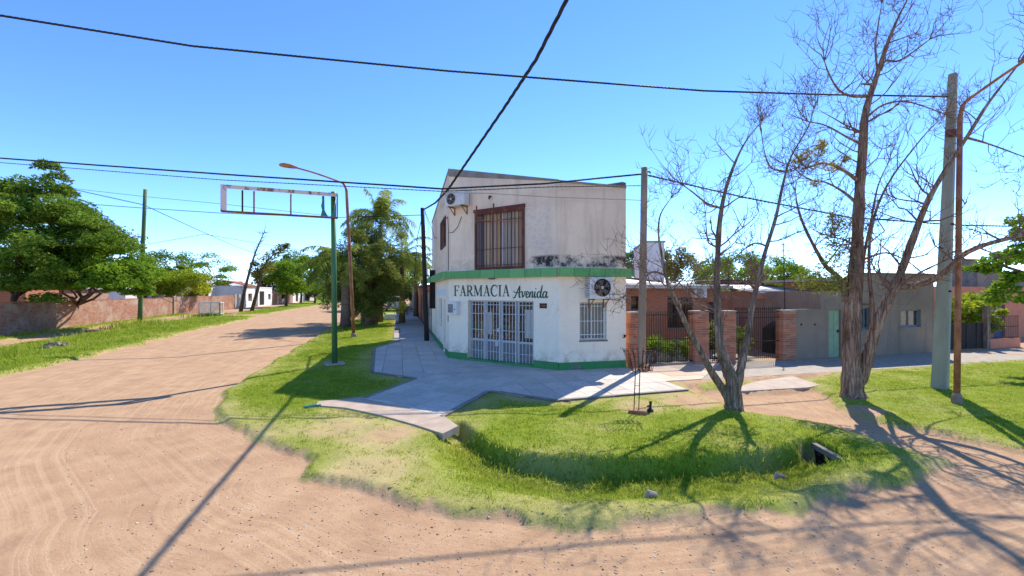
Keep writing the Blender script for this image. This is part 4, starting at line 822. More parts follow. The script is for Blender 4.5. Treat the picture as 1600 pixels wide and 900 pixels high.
# rusty street lamps
def lamp(label, base, bend, tip, r, head_l, headpx=None, dz=0.0, mat='rust_lamp'):
    b = G(*base); dp = depth(b); zz = hz(b); t = thing('street_lamp', label, 'street lamp', (b.x, b.y, zz), 'rusty street lamps')
    B0 = D(bend[0], bend[1], dp); T = D(tip[0], tip[1], dp + dz); g = Vector((b.x, b.y, zz - .1))
    pts = [g, g.lerp(B0, .35), g.lerp(B0, .7), g.lerp(B0, .96)]; mid = B0; 
    for k in range(1, 5): s_ = k / 5; pts.append(g.lerp(B0, .96).lerp(B0, s_).lerp(B0.lerp(T, .08), s_))
    m = MB(); m.tube(pts, [r * 1.1, r * 1.05, r, r * .9] + [r * .75] * 4, 10); m.build('post', M['rust_pole'], t, smooth=True)
    a = B0.lerp(T, .06); c = B0.lerp(T, .5) + Vector((0, 0, .10 * (T - B0).length * .3)); m = MB(); m.tube([a.lerp(c, k / 4) * (1 - k / 8) + c.lerp(T, k / 4) * (k / 8) for k in range(5)] + [c.lerp(T, .75), T], r * .55, 8); m.build('arm', M[mat], t, smooth=True)
    d = (T - a).normalized(); d.z *= .45; d.normalize(); m = MB(); s_ = d.cross(Vector((0, 0, 1))).normalized(); u = s_.cross(d)
    prof = [(0, .06, .07), (.15, .11, .10), (.35, .17, .17), (.75, .19, .19), (.95, .15, .13), (1.0, .06, .04)]; vs = []; n = 10
    for (x, w_, h_) in prof: vs += [T + d * x * head_l + s_ * w_ * math.cos(2 * math.pi * k / n) + u * h_ * (math.sin(2 * math.pi * k / n) if math.sin(2 * math.pi * k / n) > 0 else .35 * math.sin(2 * math.pi * k / n)) for k in range(n)]
    fs = [(i * n + k, i * n + (k + 1) % n, (i + 1) * n + (k + 1) % n, (i + 1) * n + k) for i in range(len(prof) - 1) for k in range(n)] + [tuple(range(n))[::-1], tuple(range((len(prof) - 1) * n, len(prof) * n))]
    m.add(vs, fs); m.build('lamp_head', M['rust_lamp'], t, smooth=True)
    m = MB(); m.tube([g, g + Vector((0, 0, .28)), g + Vector((0, 0, .34))], [r * 2.0, r * 1.7, r], 8); m.build('footing', M['debris'], t)
    return t
lamp('thin rusty street lamp on the corner lawn beside the green sign post', (553, 527), (541, 288), (466, 263), .085, 1.05)
lamp('rusty street lamp post right of the concrete pole with its arm leaving the picture', (1495, 630), (1500, 165), (1606, 92), .054, .9, dz=-1.0)
# green post with the empty sign frame
b = G(523, 570); t = thing('sign_post', 'green sign post holding an empty rusty rectangular frame', 'sign post', (b.x, b.y, hz(b)))
DP = depth(b); tp = D(521, 300, DP); m = MB(); m.tube([Vector((b.x, b.y, -.1)), Vector((tp.x, tp.y, tp.z))], [.095, .085], 14); m.build('post', M['green_pole'], t, smooth=True)
m = MB(); m.box((b.x, b.y, hz(b) + .03), (.62, .5, .06), .3); m.build('base_plate', M['concrete_warm'], t)
q = [D(345.5, 292, DP - 1.35), D(345.5, 335, DP - 1.35), D(528, 300, DP - .10), D(528, 338, DP - .10)]
sx_ = Vector((q[2].x - q[0].x, q[2].y - q[0].y, 0)); nrm = Vector((-sx_.y, sx_.x, 0)).normalized() * .20
zt, zb = (q[0].z + q[2].z) / 2, (q[1].z + q[3].z) / 2; o0 = Vector((q[0].x, q[0].y, 0)); fd = sx_.normalized(); fl = sx_.length
def fbox(name, u0, u1, w0, w1, d0, d1, mat): m = MB(); m.obox(o0 + fd * u0 + nrm * d0 + Vector((0, 0, w0)), fd * (u1 - u0), nrm * (d1 - d0), (0, 0, w1 - w0)); m.build(name, M[mat], t)
fbox('frame_top', 0, fl, zt - .045, zt, -.5, .5, 'sign_frame'); fbox('frame_bottom', 0, fl, zb, zb + .04, -.5, .5, 'rust')
fbox('frame_side', 0, .05, zb + .041, zt - .046, -.5, .5, 'sign_frame'); fbox('frame_side', fl - .04, fl, zb + .041, zt - .046, -.49, .49, 'rust_pole')
fbox('frame_lip', .051, fl - .045, zt - .12, zt - .046, -.5, -.47, 'sign_frame'); fbox('frame_lip', .051, .17, zb + .041, zt - .121, -.5, -.47, 'sign_frame')
for px, mt in ((376, 'wood_dark'), (393, 'rust_pole'), (449, 'rust_pole')): u = fl * (px - 345.5) / (528 - 345.5) * 1.015; fbox('frame_divider', u - .022, u + .022, zb + .041, zt - .121, -.1, .1, mt)
def shard(pts): 
    m = MB(); P = [o0 + fd * u + Vector((0, 0, zb + .045 + w * (zt - zb - .17))) for u, w in pts]; n = len(P); m.add([p - nrm * .44 for p in P] + [p - nrm * .41 for p in P], [tuple(range(n)), tuple(range(n, 2 * n))[::-1]] + [(i, i + n, (i + 1) % n + n, (i + 1) % n) for i in range(n)]); m.build('panel_shard', M['teal_plastic'], t)
u = fl * .86; shard([(u - .06, 0), (u + .17, 0), (u + .11, .14), (u + .06, .3), (u + .05, 1), (u - .02, 1), (u - .02, .7), (u - .05, .5), (u - .02, .3)]); shard([(u + .24, 0), (u + .42, 0), (u + .42, .9), (u + .38, .55), (u + .34, .3)])
# ------------------------------------------------------------------ overhead cables
def cable(label, pts, r, strands=3, sag=0.0, twist=.28, name='cable', mat='cable_black', seg=.05):
    """twisted bundle through the given points with a little sag between each pair"""
    P = []
    for a, b in zip(pts[:-1], pts[1:]):
        n = max(8, int((b - a).length / .6))
        for k in range(n): s_ = k / n; P.append(a.lerp(b, s_) - Vector((0, 0, sag * 4 * s_ * (1 - s_))))
    P.append(pts[-1]); m = MB()
    if strands == 1: m.tube(P, r, 5)
    else:
        Q = []; 
        for a, b in zip(P[:-1], P[1:]):
            n = max(2, int((b - a).length / seg)); Q += [a.lerp(b, k / n) for k in range(n)]
        Q.append(P[-1]); t0 = (Q[-1] - Q[0]).normalized(); x = t0.cross(Vector((0, 0, 1))).normalized(); y = t0.cross(x)
        for s_ in range(strands):
            acc = 0; pp = []
            for i, q in enumerate(Q):
                if i: acc += (Q[i] - Q[i - 1]).length
                w = acc / twist * 2 * math.pi + s_ * 2 * math.pi / strands; pp.append(q + (x * math.cos(w) + y * math.sin(w)) * r * .42)
            m.tube(pp, r * .62, 5)
    o = m.build(name, M[mat]); return tag(o, label, 'cable')
def ext(a, b, f): return a + (b - a) * f
A1 = D(0, 24, 7.83); B1 = ct_ + c2w(0, 0, -.25) ; B1 = D(1481, 151, depth(ct_) - .15)
cable('thick twisted black cable crossing the top of the picture to the concrete pole', [ext(B1, A1, 1.35), A1, D(300, 72, 8.7), D(700, 111, 9.4), D(1100, 142, 10.3), D(1300, 148, 10.8), B1], .022, 3)
c2a, c2b = D(0, 247, 15.7), D(1003, 272, 13.88)
cable('twisted black cable from the left edge to the round pole, upper of its pair', [ext(c2b, c2a, 1.4), c2a, D(345, 272, 14.2), D(690, 295, 12.95), D(850, 287, 13.4), c2b], .029, 3)
cable('thin black cable running just below the twisted cable on the left', [ext(D(1003, 290, 14.1), D(0, 254, 16), 1.3), D(0, 254, 16), D(345, 281, 14.4), D(690, 299, 13.1), D(860, 292, 13.42), D(1003, 290, 13.86)], .015, 2)
ts = [D(960, -190, 6.2), D(885, 0, 7.34), D(838, 92, 8.6), D(790, 165, 10.6), D(735, 245, 12.5), D(700, 296, 14.6), D(680, 317, 18.2), D(661, 328, depth(bb_))]
cable('heavy dark cable bundle rising from the wooden pole over the road', ts, .038, 3, 0, 1.1)
c3 = D(1012, 274, 13.85); cable('black cable descending from the round pole to the right behind the bare trees', [c3, D(1165, 309, 14.3), D(1330, 340, 14.9), D(1500, 352, 15.6), D(1700, 356, 16.4)], .028, 2)
cable('very thin grey wire across the upper front of the pharmacy', [D(690, 301, 13.2), D(760, 302, 13.25), D(860, 308, 13.4), D(1003, 313, 13.85)], .010, 1, mat='concrete')
cable('thin slack wire crossing the mossy pole and sloping to the far trees', [D(40, 283, 31), D(120, 297, 32), D(224, 320, 33), D(300, 355, 42), D(370, 386, 54), D(400, 396, 58)], .030, 2)
cable('thin lower wire from the left trees past the sign frame', [D(60, 312, 30), D(113, 317, 31), D(222, 325, 33), D(345, 333, 33.5), D(520, 340, 34), D(658, 336, 27)], .022, 1)
cable('faint far wire above the left trees', [D(100, 293, 40), D(225, 307, 42), D(340, 318, 43), D(520, 338, 44)], .018, 1)
cable('faint far wire rising and falling over the road', [D(228, 382, 60), D(320, 366, 64), D(390, 378, 68), D(480, 392, 75), D(560, 402, 80)], .03, 1)
# raised wire rubbish basket
b = G(996, 645); zz = hz(b); t = thing('rubbish_basket', 'rusty iron rubbish basket on two thin rods on the corner lawn', 'rubbish basket', (b.x, b.y, zz)); dp = depth(b)
m = MB()
for dx in (-.055, .045):
    m.tube([Vector((b.x, b.y, zz)) + c2w(dx - .02, 0, 0), Vector((b.x, b.y, zz)) + c2w(dx + .015 * (1 if dx < 0 else .5), 0, .93)], .010, 6)
for z in (.42, .58): m.tube([Vector((b.x, b.y, zz)) + c2w(-.06, 0, z), Vector((b.x, b.y, zz)) + c2w(.05, 0, z)], .006, 5)
m.build('rod_stand', M['iron_black'], t)
m = MB(); m.box((b.x, b.y, zz + .03), (.36, .2, .11), -TH - .25); o = m.build('base_block', M['rust_pole'], t); o.modifiers.new('bevel', 'BEVEL').width = .02
cx = Vector((b.x, b.y, zz)) + c2w(.08, .05, 0); W0_, W1_, DB, z0_, z1_ = .20, .33, .17, .90, 1.33
def rect(wx, wy, z): return [cx + c2w(-wx, -wy, z), cx + c2w(wx, -wy, z), cx + c2w(wx, wy, z), cx + c2w(-wx, wy, z)]
lo, hi = rect(W0_, DB * .7, z0_), rect(W1_, DB * 1.2, z1_)
m = MB()
for k in range(4): m.tube([lo[k], lo[(k + 1) % 4]], .008, 5); m.tube([hi[k].lerp(lo[k], .14), hi[(k + 1) % 4].lerp(lo[(k + 1) % 4], .14)], .007, 5)
for k in range(5): m.bar(lo[0].lerp(lo[1], k / 4), lo[3].lerp(lo[2], k / 4), .03, .006)
m.build('basket_rim', M['rust'], t)
for k in range(4):
    nn_ = 6 if k % 2 == 0 else 3
    for j in range(nn_):
        f_ = j / nn_; a, c = lo[k].lerp(lo[(k + 1) % 4], f_), hi[k].lerp(hi[(k + 1) % 4], f_); o_ = (c - cx); o_.z = 0; o_ = o_.normalized() * .03
        m = MB(); m.tube([a, a.lerp(c, .5) - o_ * .6, c, c + o_ + Vector((0, 0, .01)), c + o_ * 1.4 - Vector((0, 0, .02))], .0065, 5); m.build('basket_bar', M['iron_black'], t)
b = G(1016, 643); zz = hz(b); m = MB(); m.tube([Vector((b.x, b.y, zz - .05)), Vector((b.x, b.y, zz + .04)), Vector((b.x, b.y, zz + .08)), Vector((b.x + .01, b.y, zz + .22))], [.07, .07, .025, .03], 8); m.tube([Vector((b.x, b.y, zz + .12)), Vector((b.x - .07, b.y, zz + .12))], .02, 6); tag(m.build('water_stopcock', M['plastic_dark']), 'short dark pipe stopcock in the grass beside the basket stand', 'pipe')

# ------------------------------------------------------------------ trees
def quads_cloud(C, size, aspect, up=.3, droop=0.0):
    """one four-cornered leaf per centre"""
    n = len(C); d = rng.normal(0, 1, (n, 3)); d[:, 2] = d[:, 2] * .6 - droop; d /= np.linalg.norm(d, axis=1)[:, None]
    e = rng.normal(0, 1, (n, 3)); e[:, 2] *= (1 - up); e -= d * (e * d).sum(1)[:, None]; e /= np.linalg.norm(e, axis=1)[:, None] + 1e-9
    L = size[:, None]; v = np.stack([C - d * L * .5, C + e * L * aspect * .5, C + d * L * .5, C - e * L * aspect * .5], 1)
    return v.reshape(-1, 3), np.arange(n * 4).reshape(n, 4)
def foliage(name, clusters, per, lsize, aspect, mat, parent, flat=.6, droop=.0, up=.4, tj=.18):
    """clusters: list of (centre, radius); leaves fill each clump unevenly, sprays not balls"""
    cs, ts, ss = [], [], []
    for c, r in clusters:
        n = int(per * random.uniform(.7, 1.3)); d = rng.normal(0, 1, (n, 3)); d /= np.linalg.norm(d, axis=1)[:, None]; rr = r * rng.uniform(.15, 1.0, n) ** .6
        q = d * rr[:, None]; q[:, 2] *= flat; q[:, 2] -= droop * (q[:, 0] ** 2 + q[:, 1] ** 2) / max(r, .1)
        cs.append(q + np.array(c)); tt = random.uniform(.25, .75); ts.append(np.clip(tt + rng.normal(0, tj, n), 0, 1)); ss.append(lsize * rng.uniform(.6, 1.4, n))
    C = np.concatenate(cs); v, q = quads_cloud(C, np.concatenate(ss), aspect, up, droop)
    return np_mesh(name, v, q, mat, parent, {'tint': np.repeat(np.concatenate(ts), 4)})
def crown_clusters(c, rx, ry, rz, n, r, hollow=.55):
    out = []
    for _ in range(n):
        d = Vector((random.gauss(0, 1), random.gauss(0, 1), random.gauss(0, 1))).normalized() * random.uniform(hollow, 1) ** .7
        out.append(((c[0] + d.x * rx, c[1] + d.y * ry, c[2] + d.z * rz), r * random.uniform(.6, 1.35)))
    return out
def limb_pts(a, b, wob=.1, n=6, lift=.0):
    a, b = Vector(a), Vector(b); l = (b - a).length
    return [a.lerp(b, k / n) + Vector((random.gauss(0, wob * l * .12), random.gauss(0, wob * l * .12), lift * l * math.sin(math.pi * k / n))) * (0 if k in (0, n) else 1) for k in range(n + 1)]
def leafy_tree(name, label, base, trunk_h, crown_c, rad3, ncl, clr, per, leaf, aspect, mat, bark='bark', tr=.18, flat=.6, droop=.0, group=None, extra_clusters=None, limbs=6, cat='tree', up=.4):
    t = thing(name, label, cat, base, group); b = Vector(base); fork = b + Vector((0, 0, trunk_h)); cc = Vector(crown_c); fork = Vector((b.x + (cc.x - b.x) * .25, b.y + (cc.y - b.y) * .25, b.z + trunk_h))
    m = MB(); p = limb_pts(b - Vector((0, 0, .1)), fork, .3); m.tube(p, [tr * (1.35 if k == 0 else 1.1 - .35 * k / 6) for k in range(7)], 9); m.build('trunk', M[bark], t, smooth=True)
    cl = crown_clusters(crown_c, *rad3, ncl, clr) + (extra_clusters or [])
    for k in range(limbs):
        e = Vector(cl[(k * 7) % len(cl)][0]); m = MB(); p = limb_pts(fork - Vector((0, 0, .15)), e, .5, 7, .06); m.tube(p, [tr * .6 * (1 - .85 * i / 7) for i in range(8)], 6); m.build('limb', M[bark], t, smooth=True)
    foliage('crown', cl, per, leaf, aspect, M[mat], t, flat, droop, up); return t
# --- bare trees: measured limbs, then branches and twigs grown on them
def bare_tree(label, base_px, limbs, twig_n, mat, tmat, foliage_px=None, seed=1, blen=1.5, droopy=.0):
    rs = random.Random(seed); b = G(*base_px); b.z = hz(b); Yb = depth(b); t = thing('bare_tree', label, 'tree', b)
    def grow(p, d, L, r, lev, m, curl):
        n = 5 if lev < 2 else 4; pts = [p]; dd = d.normalized(); q = p
        for k in range(n):
            dd = (dd + Vector((rs.gauss(0, .24), rs.gauss(0, .24), rs.gauss(.10, .2) + curl))).normalized(); q = q + dd * L / n; pts.append(q)
        m.tube(pts, [r * (1 - .72 * k / n) for k in range(n + 1)], 4 if lev < 2 else 3, False)
        if lev >= 3: return
        for _ in range([5, 4, 3][lev] + rs.randint(-1, 1)):
            i = rs.randint(1, n); dirn = (pts[i] - pts[i - 1]).normalized(); side = Vector((rs.gauss(0, 1), rs.gauss(0, 1), rs.gauss(.15, .7))); side = (side - dirn * side.dot(dirn)).normalized()
            grow(pts[i], dirn * .55 + side * .9, L * rs.uniform(.38, .68), max(r * .52, .0055), lev + 1, m, curl * 1.1)
    twigs = MB(); nodes = []
    for li, (pts, r0, r1, nb) in enumerate(limbs):
        P = [D(x, y, Yb + dz) for x, y, dz in pts]
        if li == 0 or pts[0][1] > base_px[1] - 8: P[0] = Vector((P[0].x, P[0].y, b.z - .12))
        # smooth
        Q = []; PP = [P[0] * 2 - P[1]] + P + [P[-1] * 2 - P[-2]]
        for i in range(1, len(PP) - 2):
            for j in range(4):
                s_ = j / 4; Q.append(.5 * ((2 * PP[i]) + (PP[i + 1] - PP[i - 1]) * s_ + (2 * PP[i - 1] - 5 * PP[i] + 4 * PP[i + 1] - PP[i + 2]) * s_ * s_ + (3 * PP[i] - PP[i - 1] - 3 * PP[i + 1] + PP[i + 2]) * s_ ** 3))
        Q.append(P[-1]); n = len(Q) - 1; rr = [(r0 + (r1 - r0) * (k / n) ** .68) * rs.uniform(.92, 1.1) for k in range(n + 1)]
        if li == 0: rr[0] *= 1.35; rr[1] *= 1.12
        m = MB(); m.tube(Q, rr, 16 if r0 > .07 else 9)
        if r0 > .07:
            ns = 16; ph_ = [rs.uniform(0, 6.28) for _ in range(6)]
            for i, q in enumerate(Q):
                for k in range(ns):
                    v = Vector(m.v[i * ns + k]); a = 2 * math.pi * k / ns; s2 = 1 + .10 * math.sin(3 * a + ph_[0] + .5 * i) + .07 * math.sin(5 * a + ph_[1] - .35 * i) + .06 * math.sin(8 * a + ph_[2] + .2 * i) + rs.gauss(0, .03); m.v[i * ns + k] = tuple(q + (v - q) * s2)
        o = m.build('trunk' if li == 0 else 'limb', M[mat], t, smooth=True)
        for k in range(nb):
            f_ = rs.uniform(.38 if li < 3 else .15, 1.0); i = min(n, max(1, int(f_ * n))); dirn = (Q[i] - Q[i - 1]).normalized(); side = Vector((rs.gauss(0, 1), rs.gauss(0, .8), rs.gauss(.1, .5))); side = (side - dirn * side.dot(dirn)).normalized()
            grow(Q[i], dirn * .35 + side, blen * rs.uniform(.35, 1.05) * (1 - .35 * f_), min(rr[i] * .55, .034) * rs.uniform(.5, 1), 1, twigs, .06 - droopy)
        for _ in range(5): grow(Q[-1], (Q[-1] - Q[-3]).normalized() + Vector((rs.gauss(0, .35), rs.gauss(0, .35), rs.gauss(.1, .3))), blen * rs.uniform(.4, .8), max(r1, .008), 1, twigs, .05)
    o = twigs.build('twigs', M[tmat], t); o['kind'] = 'stuff'
    if foliage_px:
        cl = [(tuple(D(x, y, Yb + dz)), r) for x, y, dz, r in foliage_px]; k_ = [i for i, q in enumerate(foliage_px) if q[1] > 330]; foliage('crown', [(c, r * .85) for i, (c, r) in enumerate(cl) if i not in k_], 130, .085, .26, M['leaf_tuft'], t, .8, 0, .2); foliage('crown', [(cl[i][0], cl[i][1] * 1.05) for i in k_], 210, .10, .24, M['leaf_conifer'], t, .85, 0, .2)
    return t
bare_tree('large bare tree with thick forked brown trunk on the right lawn', (1330, 621), [
    ([(1331, 624, 0), (1330, 590, 0), (1331, 540, 0), (1333, 480, 0), (1336, 430, 0), (1340, 380, .05), (1343, 310, .1), (1347, 240, .15), (1352, 180, .15), (1366, 130, .2), (1382, 80, .2), (1400, 35, .25), (1420, -5, .3)], .25, .012, 23),
    ([(1334, 604, 0), (1350, 574, -.08), (1364, 530, -.22), (1374, 495, -.3), (1390, 465, -.4), (1406, 430, -.5), (1425, 375, -.6), (1447, 320, -.7), (1478, 265, -.8), (1510, 215, -.9), (1545, 160, -1.0), (1592, 100, -1.1)], .165, .014, 23),
    ([(1404, 447, -.5), (1430, 446, -.7), (1460, 435, -.9), (1482, 420, -1.1), (1505, 398, -1.3), (1540, 382, -1.5), (1600, 367, -1.8), (1660, 352, -2)], .085, .03, 10),
    ([(1321, 470, .0), (1316, 440, .1), (1290, 415, .2), (1272, 385, .3), (1255, 350, .4), (1246, 320, .45), (1243, 300, .5)], .085, .008, 12),
    ([(1366, 515, -.3), (1362, 470, -.3), (1358, 420, -.3), (1360, 370, -.2), (1372, 320, -.15), (1395, 275, -.1), (1425, 235, 0), (1450, 205, .1), (1478, 178, .2)], .052, .008, 13),
    ([(1345, 455, .1), (1350, 400, .2), (1362, 340, .35), (1372, 290, .5), (1390, 250, .6)], .05, .008, 6),
    ([(1354, 150, .15), (1330, 150, .1), (1310, 140, 0), (1295, 115, -.05), (1288, 95, -.1)], .04, .012, 9),
    ([(1346, 225, .1), (1325, 215, .2), (1290, 196, .3), (1262, 190, .4)], .035, .012, 8),
    ([(1340, 282, .1), (1318, 266, -.1), (1290, 255, -.3), (1262, 262, -.4)], .05, .015, 6),
    ([(1338, 316, .1), (1315, 298, .3), (1290, 285, .5), (1270, 282, .7)], .04, .012, 6),
    ([(1338, 385, 0), (1320, 375, -.2), (1306, 372, -.3)], .035, .012, 5),
    ([(1352, 185, .15), (1378, 165, .4), (1410, 158, .5), (1440, 165, .6), (1475, 178, .8)], .03, .012, 8),
    ([(1376, 110, .2), (1384, 95, .2), (1405, 95, .1), (1435, 75, 0), (1452, 62, -.1)], .035, .010, 6),
    ([(1372, 120, .2), (1368, 75, .3), (1372, 40, .4), (1378, 5, .5)], .03, .010, 8),
    ([(1510, 215, -.9), (1545, 225, -1), (1600, 245, -1.1)], .03, .010, 6),
    ([(1350, 405, .1), (1385, 395, .4), (1420, 410, .7), (1440, 425, .9)], .03, .010, 6)],
    0, 'bark_red', 'twig', [(1258, 244, -.3, .26), (1278, 236, -.3, .22), (1272, 255, -.4, .30), (1292, 258, -.3, .22), (1246, 250, -.4, .18), (1283, 225, -.2, .18), (1322, 248, 0, .14), (1275, 286, .3, .16), (1308, 262, 0, .18),
        (1302, 372, -.2, .34), (1300, 392, .2, .40), (1310, 352, .1, .30), (1296, 410, .2, .42), (1285, 430, 0, .42), (1270, 440, .1, .36), (1312, 425, .1, .42), (1258, 436, .2, .30), (1305, 340, .2, .2), (1300, 445, 0, .35), (1318, 400, .3, .3)], 3, 1.55)
bare_tree('smaller bare tree with three slanting grey trunks beside the wire basket', (1145, 638), [
    ([(1146, 640, 0), (1145, 610, 0), (1141, 585, 0), (1133, 565, 0), (1125, 540, 0), (1122, 500, .05), (1121, 450, .1), (1121, 400, .1), (1124, 350, .1), (1133, 300, .15), (1148, 255, .2), (1166, 220, .25), (1190, 190, .3)], .17, .006, 24),
    ([(1140, 628, -.05), (1128, 605, -.1), (1112, 580, -.2), (1096, 552, -.3), (1076, 515, -.4), (1058, 475, -.5), (1042, 438, -.55), (1034, 400, -.6), (1029, 365, -.6), (1032, 335, -.55), (1048, 310, -.5)], .10, .006, 16),
    ([(1148, 612, .0), (1155, 585, .05), (1162, 555, .1), (1170, 520, .1), (1174, 480, .15), (1184, 440, .2), (1197, 390, .3), (1212, 340, .4), (1223, 290, .5), (1236, 245, .6), (1262, 200, .7), (1272, 170, .8)], .105, .006, 21),
    ([(1126, 325, .1), (1105, 318, 0), (1082, 300, -.2), (1068, 290, -.3)], .03, .010, 6),
    ([(1200, 385, .3), (1180, 380, .1), (1162, 390, 0), (1142, 410, -.1)], .025, .010, 5),
    ([(1040, 430, -.5), (1020, 425, -.6), (1000, 440, -.7), (985, 455, -.8)], .025, .008, 6),
    ([(1226, 268, .5), (1205, 262, .6), (1195, 240, .7), (1190, 210, .8)], .025, .008, 6),
    ([(1180, 450, .2), (1160, 440, .4), (1140, 445, .5)], .025, .008, 5)], 0, 'bark_grey', 'twig', None, 5, 1.35)
# --- left: wide feathery tree behind the brick wall and its neighbours
def T3(px, py, Y): return tuple(D(px, py, Y))
cl = []
for (px, py, Y, r, n) in ((40, 300, 29, 2.2, 9), (85, 330, 28, 2.4, 10), (15, 350, 28, 2.4, 10), (100, 385, 27, 2.4, 11), (65, 310, 28, 1.8, 9), (70, 360, 28, 2.2, 10), (20, 290, 29, 1.6, 7), (125, 360, 28, 1.6, 7), (110, 335, 28.5, 1.3, 6), (50, 400, 27, 2.6, 13), (5, 410, 27, 2.2, 9), (-50, 350, 29, 2, 10), (-60, 400, 28, 2.4, 12), (-110, 390, 29, 2.2, 10), (60, 425, 26, 1.2, 8), (10, 432, 26, 1.2, 7)):
    c = D(px, py, Y)
    for _ in range(n): cl.append(((c.x + random.gauss(0, r * .55), c.y + random.gauss(0, r * .55), c.z + random.gauss(0, r * .42)), random.uniform(.7, 1.3)))
b = G(26, 516); leafy_tree('broadleaf_tree', 'broad feathery green tree rising behind the left end of the brick wall', (b.x - .6, b.y + .9, 0), 2.4, T3(20, 370, 28.5), (2.4, 2.4, 2.2), 14, 1.1, 360, .27, .34, 'leaf_mid', 'bark', .24, .38, .35, extra_clusters=cl, limbs=9)
cl = []
for (px, py, Y, r, n) in ((150, 400, 30, 1.9, 11), (185, 420, 30, 1.9, 11), (130, 418, 29, 1.6, 9), (205, 432, 29, 1.3, 9), (165, 428, 28, 1.2, 12), (190, 400, 30, 1.3, 7), (215, 425, 30, 1.3, 8), (120, 405, 29, 1.5, 9), (150, 375, 31, 1.4, 6), (110, 430, 28, 1.1, 6), (222, 430, 31, 1.1, 5)):
    c = D(px, py, Y)
    for _ in range(n): cl.append(((c.x + random.gauss(0, r * .55), c.y + random.gauss(0, r * .55), c.z + random.gauss(0, r * .34)), random.uniform(.6, 1.15)))
b = G(88, 512); leafy_tree('broadleaf_tree', 'low spreading bright green tree leaning over the middle of the brick wall', (b.x, b.y + 1.2, 0), 1.7, T3(160, 420, 30), (2.5, 2.5, 1.5), 12, 1.0, 420, .26, .36, 'leaf_bright', 'bark', .15, .36, .3, extra_clusters=cl, limbs=9)
for (px, py, Y, rx, rz, n, lab, mt, pr) in ((152, 372, 46, 1.8, 1.9, 20, 'thin airy tree top seen behind the broad left tree', 'leaf_olive', 60), (188, 385, 48, 2.4, 2.4, 22, 'pale airy tree behind the low spreading tree near the mossy pole', 'leaf_olive', 45), (243, 430, 62, 4.5, 2.4, 34, 'bushy green tree right of the mossy pole', 'leaf_mid', 240), (268, 420, 66, 4.5, 2.8, 34, 'dense green tree behind the yellowish bush', 'leaf_mid', 240)):
    c = D(px, py, Y); leafy_tree('background_tree', lab, (c.x, c.y, 0), max(1.5, c.z - rz * 1.2), c, (rx, rx, rz), n, 1.0, pr, .30, .5, mt, 'bark', .2, .6)
b = D(290, 440, 52); leafy_tree('yellow_bush', 'yellow tipped green bush beyond the end of the brick wall', (b.x, b.y, 0), 1.3, (b.x, b.y, 3.4), (2.6, 2.2, 1.6), 34, .9, 260, .26, .6, 'leaf_yellow', 'bark', .14, .7, cat='bush')
cl = [(T3(x, y, 60), r) for x, y, r in ((298, 412, 1.4), (318, 400, 1.3), (330, 398, 1.1), (345, 408, 1.4), (360, 418, 1.2), (310, 425, 1.6), (335, 428, 1.7), (355, 432, 1.3), (325, 415, 1.6), (300, 432, 1.2), (345, 440, 1.1))]
b = G(321, 483.5); leafy_tree('broadleaf_tree', 'forked green tree with layered crown in front of the low brown wall', (b.x, b.y, 0), 2.2, T3(328, 425, 60), (3, 2.5, 1.4), 8, 1.0, 190, .27, .4, 'leaf_bright', 'bark', .2, .4, .25, extra_clusters=cl, limbs=7)
# leaning bare tree and leaning leafy tree on the far verge
def lean_tree(label, base, pts, r, name, leaf=None, seed=4, twigs=0):
    b = G(*base); Y = depth(b); t = thing(name, label, 'tree', (b.x, b.y, 0)); P = [Vector((b.x, b.y, -.1))] + [D(x, y, Y) for x, y in pts]; m = MB(); m.tube(P, [r * (1 - .8 * k / (len(P) - 1)) for k in range(len(P))], 7); m.build('trunk', M['bark'], t, smooth=True); rs = random.Random(seed)
    if twigs:
        m = MB()
        for k in range(twigs):
            i = rs.randint(2, len(P) - 1); q = P[i].lerp(P[i - 1], rs.random()); d = Vector((rs.gauss(0, 1), rs.gauss(0, 1), rs.gauss(.3, .5))).normalized(); L = rs.uniform(.5, 1.8); pts_ = [q]
            for _ in range(4): d = (d + Vector((rs.gauss(0, .4), rs.gauss(0, .4), rs.gauss(.1, .3)))).normalized(); pts_.append(pts_[-1] + d * L / 4)
            m.tube(pts_, [.045, .035, .028, .02, .012], 3, False)
        m.build('twigs', M['twig'], t)['kind'] = 'stuff'
    if leaf: foliage('crown', [(tuple(D(x, y, Y + dz)), rr) for x, y, dz, rr in leaf], 150, .30, .5, M['leaf_olive'], t, .8)
lean_tree('thin leaning bare tree on the far left verge', (376, 487), [(382, 455), (391, 420), (400, 392), (414, 360)], .24, 'bare_tree', None, 4, 46)
lean_tree('leaning tree with sparse olive leaves next to the thin bare one', (393, 486.5), [(402, 455), (408, 430), (416, 410), (430, 395)], .24, 'leaning_tree', [(405, 418, 0, .9), (415, 408, .5, 1.1), (424, 400, 0, 1.0), (433, 393, .5, .8), (441, 388, 0, .8), (447, 384, 0, .5), (410, 425, .5, 1.0), (400, 428, 0, .8), (420, 418, -.5, 1.0), (398, 412, 0, .6)])
